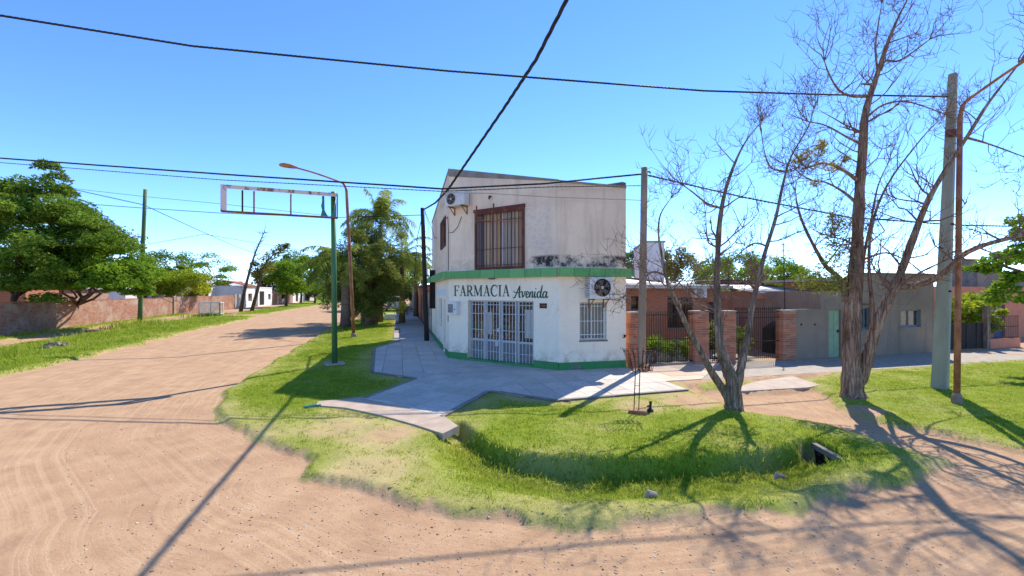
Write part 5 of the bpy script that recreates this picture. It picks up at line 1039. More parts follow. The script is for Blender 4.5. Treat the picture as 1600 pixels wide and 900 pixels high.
for (px, py, Y, rx, rz, n, lab, mt, by) in ((448, 434, 74, 3.4, 2.6, 34, 'round bright green tree on the far left verge', 'leaf_bright', None), (424, 432, 92, 3.0, 3, 22, 'olive tree behind the round green tree', 'leaf_olive', None), (470, 420, 100, 5, 4.2, 30, 'tall light green tree beyond the round tree', 'leaf_mid', None), (492, 432, 96, 5.5, 4.5, 34, 'bright green tree behind the drooping palm', 'leaf_bright', None), (505, 445, 120, 6, 4, 30, 'far dark tree at the left side of the road end', 'leaf_dark', None),
        (535, 450, 170, 8, 5, 30, 'far tree closing the end of the dirt road', 'leaf_mid', None), (556, 448, 190, 9, 6, 30, 'farthest dark tree at the end of the dirt road', 'leaf_dark', None), (612, 452, 110, 4, 3.2, 26, 'dark tree over the far end of the left sidewalk', 'leaf_dark', None), (632, 440, 70, 3.4, 3.2, 30, 'green tree hanging over the far sidewalk', 'leaf_mid', None), (580, 450, 60, 3.2, 3.0, 30, 'shady tree behind the conifer trunk', 'leaf_dark', None)):
    c = D(px, py, Y); leafy_tree('background_tree', lab, (c.x, c.y, 0), max(1.6, c.z - rz * 1.0), c, (rx, rx, rz), n, 1.35, 240, .42, .55, mt, 'bark', .22, .65)
# --- conifer-like dark tree with drooping sprays
def frond(m_l, m_r, base, d0, L, droop, nl, ll, width=.05, seed=0, twist=0.0):
    """one palm frond: arched rib with paired hanging leaflets"""
    rs = random.Random(seed); p = Vector(base); d = Vector(d0).normalized(); n = 14; pts = [p.copy()]
    for k in range(n): d = (d + Vector((0, 0, -droop * (.5 + k / n)))).normalized(); p = p + d * L / n; pts.append(p.copy())
    m_r.tube(pts, [.035 * (1 - .85 * k / n) for k in range(n + 1)], 4, False)
    for k in range(nl):
        f_ = .16 + .84 * k / nl; x = f_ * n; i = min(int(x), n - 1); q = pts[i].lerp(pts[i + 1], x - i); t = (pts[i + 1] - pts[i]).normalized(); s_ = t.cross(Vector((0, 0, 1))); s_ = s_.normalized() if s_.length > .05 else Vector((1, 0, 0))
        l = ll * (math.sin(math.pi * (.12 + .80 * f_)) ** .7) * rs.uniform(.8, 1.15)
        for sg_ in (-1, 1):
            e = (s_ * sg_ + t * .55 + Vector((rs.gauss(0, .15), rs.gauss(0, .15), rs.gauss(-.1, .25)))).normalized(); w = t * width * .5; mid = q + e * l * .55 + Vector((0, 0, -.05 * l)); tip = q + e * l * .92 + Vector((0, 0, -.42 * l))
            m_l.append((q - w * .6, q + w * .6, mid + w, mid - w, tip))
def palm(label, base, crown, nf, L, droop, ll, mat, tr, name='palm_tree', trunk=True, up0=(.0, 1.1), seed=1, nl=34, width=.06, az=None):
    rs = random.Random(seed); t = thing(name, label, 'palm tree', base); c = Vector(crown); b = Vector(base)
    m = MB(); m.tube([b - Vector((0, 0, .1)), b.lerp(c, .3), b.lerp(c, .7), c], [tr * 1.3, tr, tr * .9, tr * .75], 10); m.build('trunk', M['palm_trunk'], t, smooth=True)
    L_ = []; rib = MB()
    for k in range(nf):
        a = (k * 2.39996 + rs.gauss(0, .2)) if az is None else az[0] + (az[1] - az[0]) * rs.random(); el = up0[0] + (up0[1] - up0[0]) * rs.random(); d = Vector((math.cos(a) * math.cos(el), math.sin(a) * math.cos(el), math.sin(el)))
        frond(L_, rib, c + Vector((0, 0, .1)), d, L * rs.uniform(.8, 1.1), droop * rs.uniform(.7, 1.3), nl, ll, width, rs.randint(0, 9999))
    rib.build('frond_ribs', M['leaf_olive'], t)
    v = np.array([tuple(x) for q in L_ for x in q]).reshape(-1, 5, 3); n = len(v); base_i = np.arange(n)[:, None] * 5; tris = np.concatenate([base_i + np.array([0, 1, 2]), base_i + np.array([0, 2, 3]), base_i + np.array([3, 2, 4])])
    o = np_mesh('fronds', v.reshape(-1, 3), tris, M[mat], t, {'tint': np.repeat(np.clip(rng.normal(.5, .2, n), 0, 1), 5)}); o['kind'] = 'stuff'; return t
b = G(575, 508); cl = []
for (px, py, dz, r, n) in ((575, 360, 0, .6, 4), (580, 375, 0, 1.2, 7), (560, 395, -.3, 1.5, 9), (590, 400, -.5, 1.6, 10), (545, 420, 0, 1.4, 9), (575, 425, -.8, 1.6, 10), (605, 420, -.3, 1.5, 9), (540, 445, 0, 1.4, 9), (565, 450, -.8, 1.4, 9), (600, 445, -.6, 1.5, 9), (620, 450, 0, 1.2, 7), (530, 460, .3, 1.2, 7), (575, 465, -.6, 1.2, 8), (605, 462, -.3, 1.2, 8), (555, 467, 0, 1.0, 6), (555, 365, 0, .5, 3), (540, 385, 0, .8, 4)):
    c = D(px, py, depth(b) + dz)
    for _ in range(n): cl.append(((c.x + random.gauss(0, r * .5), c.y + random.gauss(0, r * .8), c.z + random.gauss(0, r * .45)), random.uniform(.45, .95)))
con = leafy_tree('conifer', 'big dark conifer with drooping sprays on the corner lawn by the sidewalk', (b.x, b.y, 0), 1.9, (b.x, b.y, 4.5), (1.8, 1.8, 2.2), 10, .9, 300, .30, .16, 'leaf_conifer', 'bark_red', .38, .75, .25, extra_clusters=cl, limbs=7, up=.1)
for dx in (.42, -.30): m = MB(); m.tube([(b.x + dx, b.y + (.5 if dx < 0 else .1), -.1), (b.x + dx * .9, b.y + .3, 1.0), (b.x + dx * .6, b.y + .2, 2.3)], [.30, .24, .22], 9); m.build('trunk', M['bark_red'], con, smooth=True)
b2 = G(589, 499); m = MB(); m.tube([(b2.x, b2.y, -.1), (b2.x, b2.y, 1.2), (b2.x + .1, b2.y, 4)], [.30, .26, .2], 9); k_ = thing('broadleaf_tree', 'dark trunked tree just behind the conifer', 'tree', (b2.x, b2.y, 0)); m.build('trunk', M['wood_dark'], k_, smooth=True); foliage('crown', crown_clusters((b2.x + .4, b2.y, 5.0), 2.2, 2.2, 1.8, 16, .9), 200, .28, .3, M['leaf_dark'], k_, .7)
pc = D(594, 352, 36); palm('tall queen palm with arching fronds rising above the conifer', (pc.x, pc.y, 0), pc, 26, 3.6, .16, .85, 'leaf_palm', .2, seed=3, up0=(.0, 1.4), nl=46, width=.075)
pc = D(540, 412, 30.5); palm('dark drooping palm at the left edge of the conifer over the road', (pc.x, pc.y, 0), pc, 30, 3.6, .135, .62, 'leaf_palm', .3, seed=8, up0=(-.1, 1.0), nl=40, width=.07, az=(R(95), R(300)))
pc = D(628, 402, 35); palm('yellowish drooping palm beside the dark wooden pole', (pc.x, pc.y, 0), pc, 34, 3.4, .17, .70, 'leaf_palm', .22, seed=5, up0=(-.2, 1.2), nl=34, width=.065)
pc = D(650, 410, 44); palm('pale fronded palm behind the dark wooden pole', (pc.x, pc.y, 0), pc, 20, 3.0, .15, .6, 'leaf_olive', .22, seed=11, up0=(-.2, 1.0), nl=28, width=.07)
c = G(551, 499); foliage_t = thing('shrub', 'low dark shrub, mostly standing in for shadow, at the foot of the conifer', 'shrub', (c.x, c.y, 0)); foliage('crown', crown_clusters((c.x, c.y, .35), .6, .4, .25, 8, .3), 120, .14, .5, M['leaf_dark'], foliage_t)  # added leaf clump, its dark colour stands in mostly for shadow

# ------------------------------------------------------------------ right-hand row: fence, pillars, gates, houses
VF = 12.93
def uv(px, v=VF): return V(px, v).x
def zv(px, py, v=VF): return V(px, v, py).z
FR = Fac((0, VF), (60, VF))
def brick_pillar(label, px0, px1, ytop, group='brick pillars of the iron fence', dep=.34):
    u0, u1 = uv(px0), uv(px1); zt = zv((px0 + px1) / 2, ytop); t = thing('brick_pillar', label, 'pillar', ((u0 + u1) / 2, VF + dep / 2 - .1, 0), group); w = u1 - u0
    m = MB(); m.box(((u0 + u1) / 2, VF + dep / 2 - .1, (zt - .04) / 2 - .05), (w - .03, dep - .03, zt - .04 + .1)); m.build('mortar_core', M['concrete_warm'], t)
    n = int((zt - .06) / .078); hgt_ = (zt - .06) / n
    for k in range(n):
        cuts = [0, .5, 1] if k % 2 else [0, .25, .75, 1]
        for a, c in zip(cuts[:-1], cuts[1:]):
            o = inst(brick_me, 'brick', t, (u0 + w * (a + c) / 2, VF + dep / 2 - .1 + random.uniform(-.004, .004), hgt_ * (k + .5))); o.scale = (w * (c - a) - .011, dep, hgt_ - .012)
    m = MB(); m.box(((u0 + u1) / 2, VF + dep / 2 - .1, zt - .03), (w + .03, dep + .03, .05)); m.build('cap', M['concrete'], t); return t
brick_me = bpy.data.meshes.new('brick'); brick_me.from_pydata([(x, y, z) for z in (-.5, .5) for y in (-.5, .5) for x in (-.5, .5)], [], [(0, 2, 3, 1), (4, 5, 7, 6), (0, 1, 5, 4), (1, 3, 7, 5), (3, 2, 6, 7), (2, 0, 4, 6)]); brick_me.materials.append(M['brick_piece'])
brick_pillar('brick pillar against the right end wall of the pharmacy', 983.5, 997, 487)
brick_pillar('brick pillar at the right end of the first iron fence run', 1083, 1105, 485)
brick_pillar('brick pillar on the left side of the wide spear topped gate', 1128, 1147, 485)
brick_pillar('brick pillar joined to the low grey garden wall', 1220, 1240.5, 484)
def pickets(name, label, cat, px0, px1, ytop, ybase, n, rails, mat='iron_black', spear=True, v=VF + .06, group=None):
    u0, u1 = uv(px0, v), uv(px1, v); zt = zv((px0 + px1) / 2, ytop, v); t = thing(name, label, cat, ((u0 + u1) / 2, v, .05), group)
    m = MB(); m.tube([(0, 0, .06), (0, 0, zt - .12)], .011, 6)
    if spear: m.tube([(0, 0, zt - .13), (0, 0, zt - .09), (0, 0, zt)], [.010, .026, .003], 6)
    o = m.build('picket', M[mat], t); o.data.transform(Matrix.Translation(wloc(t)))
    for k in range(n):
        c = o if k == 0 else o.copy()
        if k: COL.objects.link(c); c.parent = t
        c.location = Vector((u0 + (u1 - u0) * (k + .5) / n, v, 0)) - wloc(t)
    for r_ in rails: m = MB(); m.box(((u0 + u1) / 2, v + .014, zt * r_), (u1 - u0, .012, .03)); m.build('rail', M[mat], t)
    return t
pickets('iron_fence', 'black iron fence run between the pharmacy and the first free pillar', 'fence', 998, 1083, 481, 572, 24, (.07, .46, .88), spear=False)
m = MB(); m.prism([(uv(998), VF - .03), (uv(1083), VF - .03), (uv(1083), VF + .14), (uv(998), VF + .14)], -.1, .09); tag(m.build('fence_kerb', M['grey_cement']), 'low cement kerb under the first black iron fence run', 'kerb')
pickets('iron_gate', 'narrow black iron gate between two brick pillars', 'gate', 1105, 1128, 482, 570, 7, (.08, .5, .86))
pickets('iron_gate', 'wide black iron gate topped with spear points', 'gate', 1147, 1220, 479, 564, 24, (.06, .36, .80, .90))
# grey rendered house with green door
uA, uB, uD, uE = uv(1240.5), uv(1283), uv(1341), uv(1459)
zl_, zh_, zm_ = zv(1265, 483), zv(1450, 429.5), zv(1290, 455)
m = MB(); FR.wall(m, -.1, zl_, [], .16, uA, uB); tag(m.build('garden_wall', M['plaster_grey']), 'low grey rendered garden wall between brick pillar and green door', 'wall')
gh = thing('grey_house', 'flat roofed grey rendered house with green door and two windows', 'building', ((uB + uE) / 2, 16, 0))
dO = (uv(1295), uv(1314), .0, zv(1304, 484)); wA = (uv(1347), uv(1361), zv(1354, 515), zv(1354, 481)); wB = (uv(1408), uv(1439), zv(1424, 511), zv(1424, 484))
m = MB(); FR.wall(m, -.1, zm_, [dO], .2, uB, uD); FR.wall(m, -.1, zh_, [wA, wB], .2, uD, uE); e_ = Fac((uE, VF + .2), (uE, VF + 7)); e_.wall(m, -.1, zh_, [], .2); w_ = Fac((uB, VF + 7), (uB, VF + .2)); w_.wall(m, -.1, zm_, [], .2); m.build('wall', M['plaster_grey'], gh)
m = MB(); m.prism([(uB + .1, VF + .1), (uD - .01, VF + .1), (uD - .01, VF + 7), (uB + .1, VF + 7)], zm_ - .25, zm_ - .15); m.prism([(uD, VF + .1), (uE - .1, VF + .1), (uE - .1, VF + 7), (uD, VF + 7)], zh_ - .25, zh_ - .15); m.build('roof', M['concrete'], gh)['kind'] = 'stuff'
m = MB(); FR.box(m, uD, uE + .03, zh_ + .002, zh_ + .06, -.25, .035); m.build('coping', M['stone_grey'], gh)
dr = thing('door', None, None, ((dO[0] + dO[1]) / 2, VF + .1, 0)); dr.parent = gh; dr.location -= gh.location
m = MB(); FR.box(m, dO[0] + .01, dO[1] - .01, 0.01, dO[3] - .01, -.12, -.07); m.build('leaf', M['green_door'], dr)
for i in range(2):
    for (f0, f1) in ((.05, .22), (.27, .52), (.57, .72), (.77, .95)): w_ = dO[1] - dO[0]; m = MB(); FR.box(m, dO[0] + w_ * (.08 + .46 * i), dO[0] + w_ * (.46 + .46 * i), dO[3] * f0, dO[3] * f1, -.07, -.055); m.build('door_panel', M['green_door'], dr)
m = MB(); FR.box(m, dO[1] - .12, dO[1] - .07, .95, 1.05, -.07, -.02); m.build('handle', M['iron_black'], dr)
def win(fc, op, par, fmat='blue_paint', mull=1, beh='curtain'):
    g = thing('window', None, None, fc.pt((op[0] + op[1]) / 2, op[2], -.1)); g.parent = par; g.location -= par.location
    m = MB()
    for (u0, u1, w0, w1) in ((op[0], op[0] + .06, op[2], op[3]), (op[1] - .06, op[1], op[2], op[3]), (op[0] + .06, op[1] - .06, op[3] - .05, op[3]), (op[0] + .06, op[1] - .06, op[2], op[2] + .07)): fc.box(m, u0, u1, w0, w1, -.15, -.10)
    for k in range(1, mull + 1): x = op[0] + (op[1] - op[0]) * k / (mull + 1); fc.box(m, x - .02, x + .02, op[2] + .07, op[3] - .05, -.145, -.105)
    m.build('frame', M[fmat], g); m = MB(); fc.box(m, op[0] + .06, op[1] - .06, op[2] + .07, op[3] - .05, -.135, -.13); m.build('pane', M['pane_glass'], g)
    m = MB(); n = 14
    for k in range(n):
        x0, x1 = op[0] + (op[1] - op[0]) * k / n, op[0] + (op[1] - op[0]) * (k + 1) / n; m.add([fc.pt(x0, op[2], -.18 - .03 * (k % 2)), fc.pt(x1, op[2], -.18 - .03 * ((k + 1) % 2)), fc.pt(x1, op[3], -.18 - .03 * ((k + 1) % 2)), fc.pt(x0, op[3], -.18 - .03 * (k % 2))], [(0, 1, 2, 3)])
    m.build('curtain', M[beh], g); m = MB(); fc.box(m, op[0] - .05, op[1] + .05, op[2] - .05, op[3] + .05, -.26, -.24); m.build('backing', M['dark_void'], g)
    m = MB(); fc.box(m, op[0] - .04, op[1] + .04, op[2] - .05, op[2] - .002, -.15, .03); m.build('sill', M['grey_cement'], g); return g
win(FR, wA, gh, 'blue_grey', 1, 'plain_white'); win(FR, wB, gh, 'blue_grey', 1, 'plain_white')
m = MB(); u = uv(1360); FR.box(m, u - .05, u - .02, wA[2] - .1, wA[3] + .12, .03, .05); FR.box(m, uv(1346), uv(1366), wA[3] + .13, wA[3] + .16, .03, .06); m.build('window_bar', M['rust_red'], gh)['kind'] = 'stuff'
for px in (1252, 1273): p = FR.pt(uv(px), zv(px, 507), .003); m = MB(); m.tube([p, p + FR.n * .01], .045, 8); tag(m.build('wall_vent', M['rust_red']), 'small rusty opening in the low grey garden wall, %s of the two' % ('left' if px < 1260 else 'right'), 'vent')
# set-back brick house with tin roof
VB = 16.0; FB = Fac((0, VB), (60, VB)); bu0, bu1 = 7.22, uv(1124, VB)
bh = thing('brick_house', 'low brick house with pale tin roof set back behind the iron fence', 'building', ((bu0 + bu1) / 2, 18, 0))
bw = (uv(1043, VB), uv(1083, VB), zv(1062, 512, VB), zv(1062, 465, VB)); bd = (uv(1106, VB), uv(1122, VB), .0, zv(1112, 472, VB)); bw2 = (uv(986, VB), uv(999, VB), zv(992, 484, VB), zv(992, 463, VB)); zb_ = zv(1060, 448, VB)
m = MB(); FB.wall(m, -.1, zb_, [bw, bd, bw2], .2, bu0, bu1); Fac((bu1, VB + .2), (bu1, 22)).wall(m, -.1, zb_, [], .2); m.build('wall', M['brick_red'], bh)
def bars(fc, op, par, n, mat, d=.02, rails=(.1, .5, .9)):
    g = thing('window_grille', None, None, fc.pt((op[0] + op[1]) / 2, op[2], d)); g.parent = par; g.location -= par.location
    for k in range(n): x = op[0] + (op[1] - op[0]) * (k + .5) / n; m = MB(); m.tube([fc.pt(x, op[2], d), fc.pt(x, op[3], d)], .011, 5); m.build('bar', M[mat], g)
    for r_ in rails: z = op[2] + (op[3] - op[2]) * r_; m = MB(); fc.box(m, op[0], op[1], z, z + .025, d + .012, d + .022); m.build('rail', M[mat], g)
win(FB, bw, bh, 'iron_maroon', 1, 'iron_maroon'); bars(FB, bw, bh, 9, 'iron_maroon'); win(FB, bw2, bh, 'iron_black', 0, 'dark_void')
m = MB(); FB.box(m, bd[0] + .01, bd[1] - .01, 0, bd[3] - .01, -.14, -.09); m.build('door', M['iron_maroon'], bh)
def tin_roof(par, x0, x1, v0, v1, zf0, zf1, zb0, zb1, pitch=.12, amp=.018, mat='roof_tin', name='roof'):
    n = max(8, int((x1 - x0) / pitch * 4)); vs = []; fs = []
    for (v, za, zc) in ((v0, zf0, zf1), (v1, zb0, zb1)):
        for k in range(n + 1): f_ = k / n; x = x0 + (x1 - x0) * f_; vs.append((x, v, za + (zc - za) * f_ + amp * math.sin(2 * math.pi * (x - x0) / pitch)))
    N = n + 1; vs += [(x, y, z - .012) for x, y, z in vs]
    for k in range(n): fs += [(k, k + 1, N + k + 1, N + k), (2 * N + k + 1, 2 * N + k, 3 * N + k, 3 * N + k + 1), (k + 1, k, 2 * N + k, 2 * N + k + 1)]
    fs += [(0, N, 3 * N, 2 * N), (N - 1, 3 * N - 1, 4 * N - 1, 2 * N - 1)]
    return link_mesh(name, vs, fs, M[mat], par, True)
ze = zv(1060, 446, VB - .5); tin_roof(bh, 7.22, bu1 + .3, VB - .5, VB + 5.5, ze, ze - .02, 3.75, 2.95)
m = MB(); m.prism([(7.22, VB + 5.4), (bu1 + .3, VB + 5.4), (bu1 + .3, VB + 5.6), (7.22, VB + 5.6)], [3.5, 2.7, 2.7, 3.5], [3.95, 3.12, 3.12, 3.95]); m.build('ridge_wall', M['brick_old'], bh)
m = MB(); FB.box(m, 7.25, bu1 + .28, ze - .12, ze - .03, .46, .50); m.build('gutter', M['roof_tin'], bh)
t = thing('air_conditioner', 'white air conditioner under the tin roof of the brick house', 'air conditioner', FB.pt(uv(1094, VB), 2.2, .2)); u0, u1 = uv(1086, VB - .3), uv(1104, VB - .3); m = MB(); FB.box(m, u0, u1, zv(1094, 465, VB - .3), zv(1094, 449, VB - .3), .02, .32); m.build('casing', M['white_metal'], t); m = MB(); q = FB.pt((u0 + u1) / 2 - .05, zv(1094, 457, VB - .3), .322); m.tube([q, q + FB.n * .012], .17, 16); m.build('fan', M['concrete'], t)
# front garden: ledge, shrubs
m = MB(); m.prism([(uv(1058, 15), 15), (uv(1084, 15), 15), (uv(1084, 15), 15.2), (uv(1058, 15), 15.2)], 0, .55); tag(m.build('garden_ledge', M['grey_cement']), 'low grey ledge in front of the brick house window', 'wall')
m = MB(); m.prism([(7.3, 13.15), (uE - 8, 13.15), (uE - 8, 16), (7.3, 16)], -.1, .006); m = m.build('garden_soil', M['concrete'], org=(0, 0, 0)); tag(m, kind='structure')
def spiky(label, px, py0, v, n, L, mat='leaf_bright', cat='plant', ups=(.25, 1.4)):
    p = V(px, v); t = thing('garden_plant', label, cat, (p.x, v, 0)); vs = []
    for k in range(n):
        a = random.uniform(0, 6.283); el = random.uniform(*ups); d = Vector((math.cos(a) * math.cos(el), math.sin(a) * math.cos(el), math.sin(el))); l = L * random.uniform(.65, 1.1); s_ = d.cross(Vector((0, 0, 1))).normalized() * .035; o = Vector((p.x, v, py0)); mid = o + d * l * .55; tip = o + d * l + Vector((0, 0, -.25 * l * math.cos(el))); vs += [o - s_ * .6, o + s_ * .6, mid + s_, mid - s_, tip]
    vv = np.array([tuple(x) for x in vs]); b = np.arange(n)[:, None] * 5; q = np.concatenate([b + np.array([0, 1, 2]), b + np.array([0, 2, 3]), b + np.array([3, 2, 4])]); np_mesh('leaves', vv, q, M[mat], t, {'tint': np.repeat(rng.uniform(0, 1, n), 5)}); m = MB(); m.tube([(p.x, v, -.05), (p.x, v, max(py0, .08))], [.07, .04], 6); m.build('stem', M['palm_trunk'], t); return t
spiky('spiky green plant behind the fence beside the round pole', 1024, .38, 13.6, 190, .72)
for px, v, r, n, lab, mt, zc in ((1050, 13.7, .42, 9, 'small leafy bush behind the middle of the fence run', 'leaf_mid', .45), (1073, 13.6, .40, 9, 'small leafy bush behind the fence near the first free pillar', 'leaf_mid', .45), (1117, 13.8, .45, 12, 'bright green bush behind the narrow gate', 'leaf_bright', .85), (1154, 13.8, .40, 10, 'leafy bush behind the left part of the wide gate', 'leaf_mid', .75)):
    p = V(px, v); t = thing('garden_bush', lab, 'bush', (p.x, v, 0)); foliage('crown', crown_clusters((p.x, v, zc), r, r * .7, zc * .75, n, .22), 90, .085, .5, M[mt], t, .9); m = MB(); m.tube([(p.x, v, -.05), (p.x, v, zc)], [.03, .02], 5); m.build('stem', M['bark'], t)
# crumbling wall and carport behind the wide gate
VR = 18.2; FRu = Fac((0, VR), (60, VR)); r0, r1 = uv(1122, VR), uB - .1; zr = zv(1160, 446, VR)
rw = thing('ruined_house', 'house with peeling plaster wall and white tin carport behind the wide gate', 'building', ((r0 + r1) / 2, VR, 0))
dw = (uv(1236, VR), uv(1262, VR), 1.1, zv(1250, 466, VR))
m = MB(); FRu.wall(m, -.1, zr, [dw], .2, r0, r1); m.build('wall', M['plaster_ruin'], rw); m = MB(); FRu.box(m, dw[0] - .05, dw[1] + .05, .9, dw[3] + .1, -.4, -.35); m.build('backing', M['brick_red'], rw)
m = MB(); FRu.box(m, r0 - .05, uv(1190, VR), zr + .002, zr + .22, -.3, .12); m.build('fascia_board', M['rust_red'], rw); m = MB(); FRu.box(m, uv(1190, VR) + .01, r1 + .05, zr + .12, zr + .27, -.3, .10); m.build('fascia_board', M['wood_dark'], rw)
m = MB(); m.prism([(r0, VR), (r1, VR), (r1, VR + 5), (r0, VR + 5)], zr + .24, zr + .3); m.build('roof', M['roof_tin'], rw)
vc = 15.4; x0, x1 = uv(1184, vc), uv(1281, vc); zc = zv(1230, 458, vc); tin_roof(rw, x0, x1, vc, VR - .05, zc, zc, zc + .42, zc + .42, mat='roof_tin', name='carport_roof')
m = MB(); m.prism([(x0, vc + .05), (x1, vc + .05), (x1, vc + .15), (x0, vc + .15)], zc - .24, zc - .03); m.build('carport_beam', M['salmon'], rw)
m = MB(); m.box((uv(1272, vc), vc + .1, (zc - .25) / 2), (.16, .16, zc - .25)); m.build('carport_post', M['plaster_ruin'], rw)
m = MB(); m.prism([(x0 + .1, 17.0), (x1 - .2, 17.0), (x1 - .2, 17.15), (x0 + .1, 17.15)], 0, 1.45); m.build('inner_wall', M['cream'], rw)
t = thing('covered_barrow', 'dark cloth covered barrow standing inside the wide gate', 'barrow', (uv(1205, 14.6), 14.6, 0)); m = MB(); m.prism([(uv(1200, 14.6), 14.4), (uv(1217, 14.6), 14.4), (uv(1217, 14.6), 14.9), (uv(1200, 14.6), 14.9)], .02, [1.05, 1.35, 1.25, 1.0]); m.build('cover', M['plastic_dark'], t)  # barrow under a dark cover
# roof-top aerial mast
p0 = V(1228, 14.0); t = thing('aerial_mast', 'thin black aerial mast behind the wide gate', 'mast', (p0.x, p0.y, 0)); tp = V(1224, 14.0, 380); m = MB(); m.tube([(p0.x, 14.0, 0), (tp.x, 14.0, tp.z)], [.022, .016], 6); m.build('pole', M['iron_black'], t)
for f_, l in ((.985, .10), (.93, .07), (.82, .07), (.72, .06)): z = tp.z * f_; m = MB(); x = p0.x + (tp.x - p0.x) * f_; m.tube([(x - l, 14.0, z), (x + l * .6, 14.0, z + .02)], .014, 5); m.build('element', M['iron_black'], t)
# white block behind the brick house
p = D(1008, 432, 25); p2 = D(1038, 432, 25); t = thing('white_house', 'tall white block rising behind the tin roofed brick house', 'building', (p.x, p.y, 0)); zt_ = D(1008, 379, 25).z; m = MB(); m.prism([tuple(p)[:2], tuple(p2)[:2], (p2.x + .6, p2.y + 4), (p.x + 1.6, p.y + 4)], 0, zt_); m.build('wall', M['house_white'], t); m = MB(); m.prism([(p.x - .05, p.y - .05), (p2.x + .05, p2.y - .05), (p2.x + .65, p2.y + 4), (p.x + 1.55, p.y + 4)], zt_ + .002, zt_ + .1); m.build('roof', M['concrete'], t)
# trees behind the right-hand row
for (px, py, Y, rx, rz, n, lab, mt) in ((1054, 412, 34, 1.6, 1.2, 26, 'dense olive tree behind the white block', 'leaf_olive'), (990, 404, 40, 1.4, 1.0, 16, 'small green treetop between pharmacy and round pole', 'leaf_mid'), (1146, 424, 36, 2.6, 1.5, 44, 'bright green tree over the crumbling wall', 'leaf_bright'), (1112, 428, 44, 2.2, 1.3, 26, 'low green tree behind the tin roof ridge', 'leaf_mid'), (1200, 426, 40, 2.8, 1.3, 40, 'mid green tree behind the dark fascia', 'leaf_bright'), (1228, 434, 46, 2.4, 1.1, 26, 'light green hedge top behind the carport', 'leaf_bright'), (1250, 440, 40, 1.6, 1.3, 16, 'spiky green tree beside the carport roof', 'leaf_dark')):
    c = D(px, py, Y); leafy_tree('background_tree', lab, (c.x, c.y, 0), max(1.5, c.z - rz), c, (rx, rx, rz), n, .7, 190, .19, .5, mt, 'bark', .16, .75)
# dark sheet fence, bush, salmon house
v2 = 13.3; t = thing('sheet_fence', 'dark metal sheet fence right of the grey house', 'fence', (uv(1500, v2), v2, 0)); ua, ub = uv(1462, v2), uv(1541, v2); zt_ = zv(1500, 506, v2); n = 10
for k in range(n): x0 = ua + (ub - ua) * k / n; x1 = ua + (ub - ua) * (k + 1) / n; m = MB(); m.prism([(x0 + .008, v2 + .02 * (k % 2)), (x1 - .008, v2 + .02 * (k % 2)), (x1 - .008, v2 + .03 + .02 * (k % 2)), (x0 + .008, v2 + .03 + .02 * (k % 2))], .03, zt_ + .02 * (k % 3)); m.build('sheet', M['wood_dark'], t)
m = MB(); m.box((ub - .05, v2 - .03, .95), (.22, .16, 1.9)); m.build('post', M['bark_grey'], t)
cl = []
for px, py, r in ((1470, 490, .4), (1488, 482, .5), (1500, 478, .5), (1515, 492, .5), (1530, 485, .55), (1545, 490, .5), (1560, 492, .4), (1535, 475, .4), (1508, 505, .4), (1550, 505, .4), (1478, 505, .35), (1525, 505, .4)):
    c = V(px, 14.2, py)
    for _ in range(4): cl.append(((c.x + random.gauss(0, r * .6), c.y + random.gauss(0, r * .5), c.z + random.gauss(0, r * .5)), random.uniform(.22, .4)))
p = V(1540, 14.2); leafy_tree('yellow_bush', 'bright yellow green bush spilling over the dark sheet fence', (p.x, 14.2, 0), 1.2, (p.x - .8, 14.2, 1.9), (.6, .4, .4), 4, .3, 170, .14, .55, 'leaf_yellow', 'bark_grey', .09, .8, extra_clusters=cl, limbs=6, cat='bush')
v3 = 16.2; F3 = Fac((0, v3), (80, v3)); s0, s1 = uv(1456, v3), uv(1900, v3); zs = zv(1540, 448, v3); sh = thing('salmon_house', 'salmon pink house with blue door at the right edge', 'building', ((s0 + s1) / 2, v3, 0)); bdr = (uv(1552, v3), uv(1570.5, v3), 0.0, zv(1562, 476, v3))
m = MB(); F3.wall(m, -.1, zs, [bdr], .2, s0, s1); Fac((s0, v3 + 5), (s0, v3 + .2)).wall(m, -.1, zs, [], .2); m.build('wall', M['salmon'], sh); m = MB(); F3.box(m, bdr[0] + .01, bdr[1] - .01, 0, bdr[3] - .01, -.14, -.08); m.build('door', M['blue_paint'], sh); m = MB(); m.prism([(s0 + .1, v3 + .1), (s1 - .1, v3 + .1), (s1 - .1, v3 + 5), (s0 + .1, v3 + 5)], zs - .2, zs - .1); m.build('roof', M['concrete'], sh)
v4 = 17.6; F4 = Fac((0, v4), (80, v4)); q0, q1, q2 = uv(1484, v4), uv(1527, v4), uv(1660, v4); st = thing('stone_house', 'old grey stone walled building rising behind the salmon house', 'building', ((q0 + q1) / 2, v4, 0)); m = MB(); F4.wall(m, 0, zv(1505, 407, v4), [], .3, q0, q1); m.build('wall', M['stone_grey'], st); m = MB(); F4.wall(m, 0, zv(1560, 424, v4), [], .3, q1 + .003, q2); m.build('wall', M['plaster_grey'], st); m = MB(); F4.box(m, q0 - .05, q1 + .05, zv(1505, 407, v4) + .002, zv(1505, 407, v4) + .1, -.35, .05); m.build('coping', M['stone_grey'], st)
v5 = 13.35; f0, f1 = uv(1542, v5), uv(1592, v5); m = MB(); zbse = zv(1565, 529, v5); m.prism([(f0, v5 - .05), (f1, v5 - .05), (f1, v5 + .12), (f0, v5 + .12)], -.1, zbse); tag(m.build('fence_base_wall', M['salmon']), 'low salmon wall carrying the black railing', 'wall')
t = pickets('iron_fence', 'black railing on the low salmon wall at the right edge', 'fence', 1542, 1592, 490, 529, 16, (.30, .62, .93), spear=False, v=v5 + .03)
cl = []
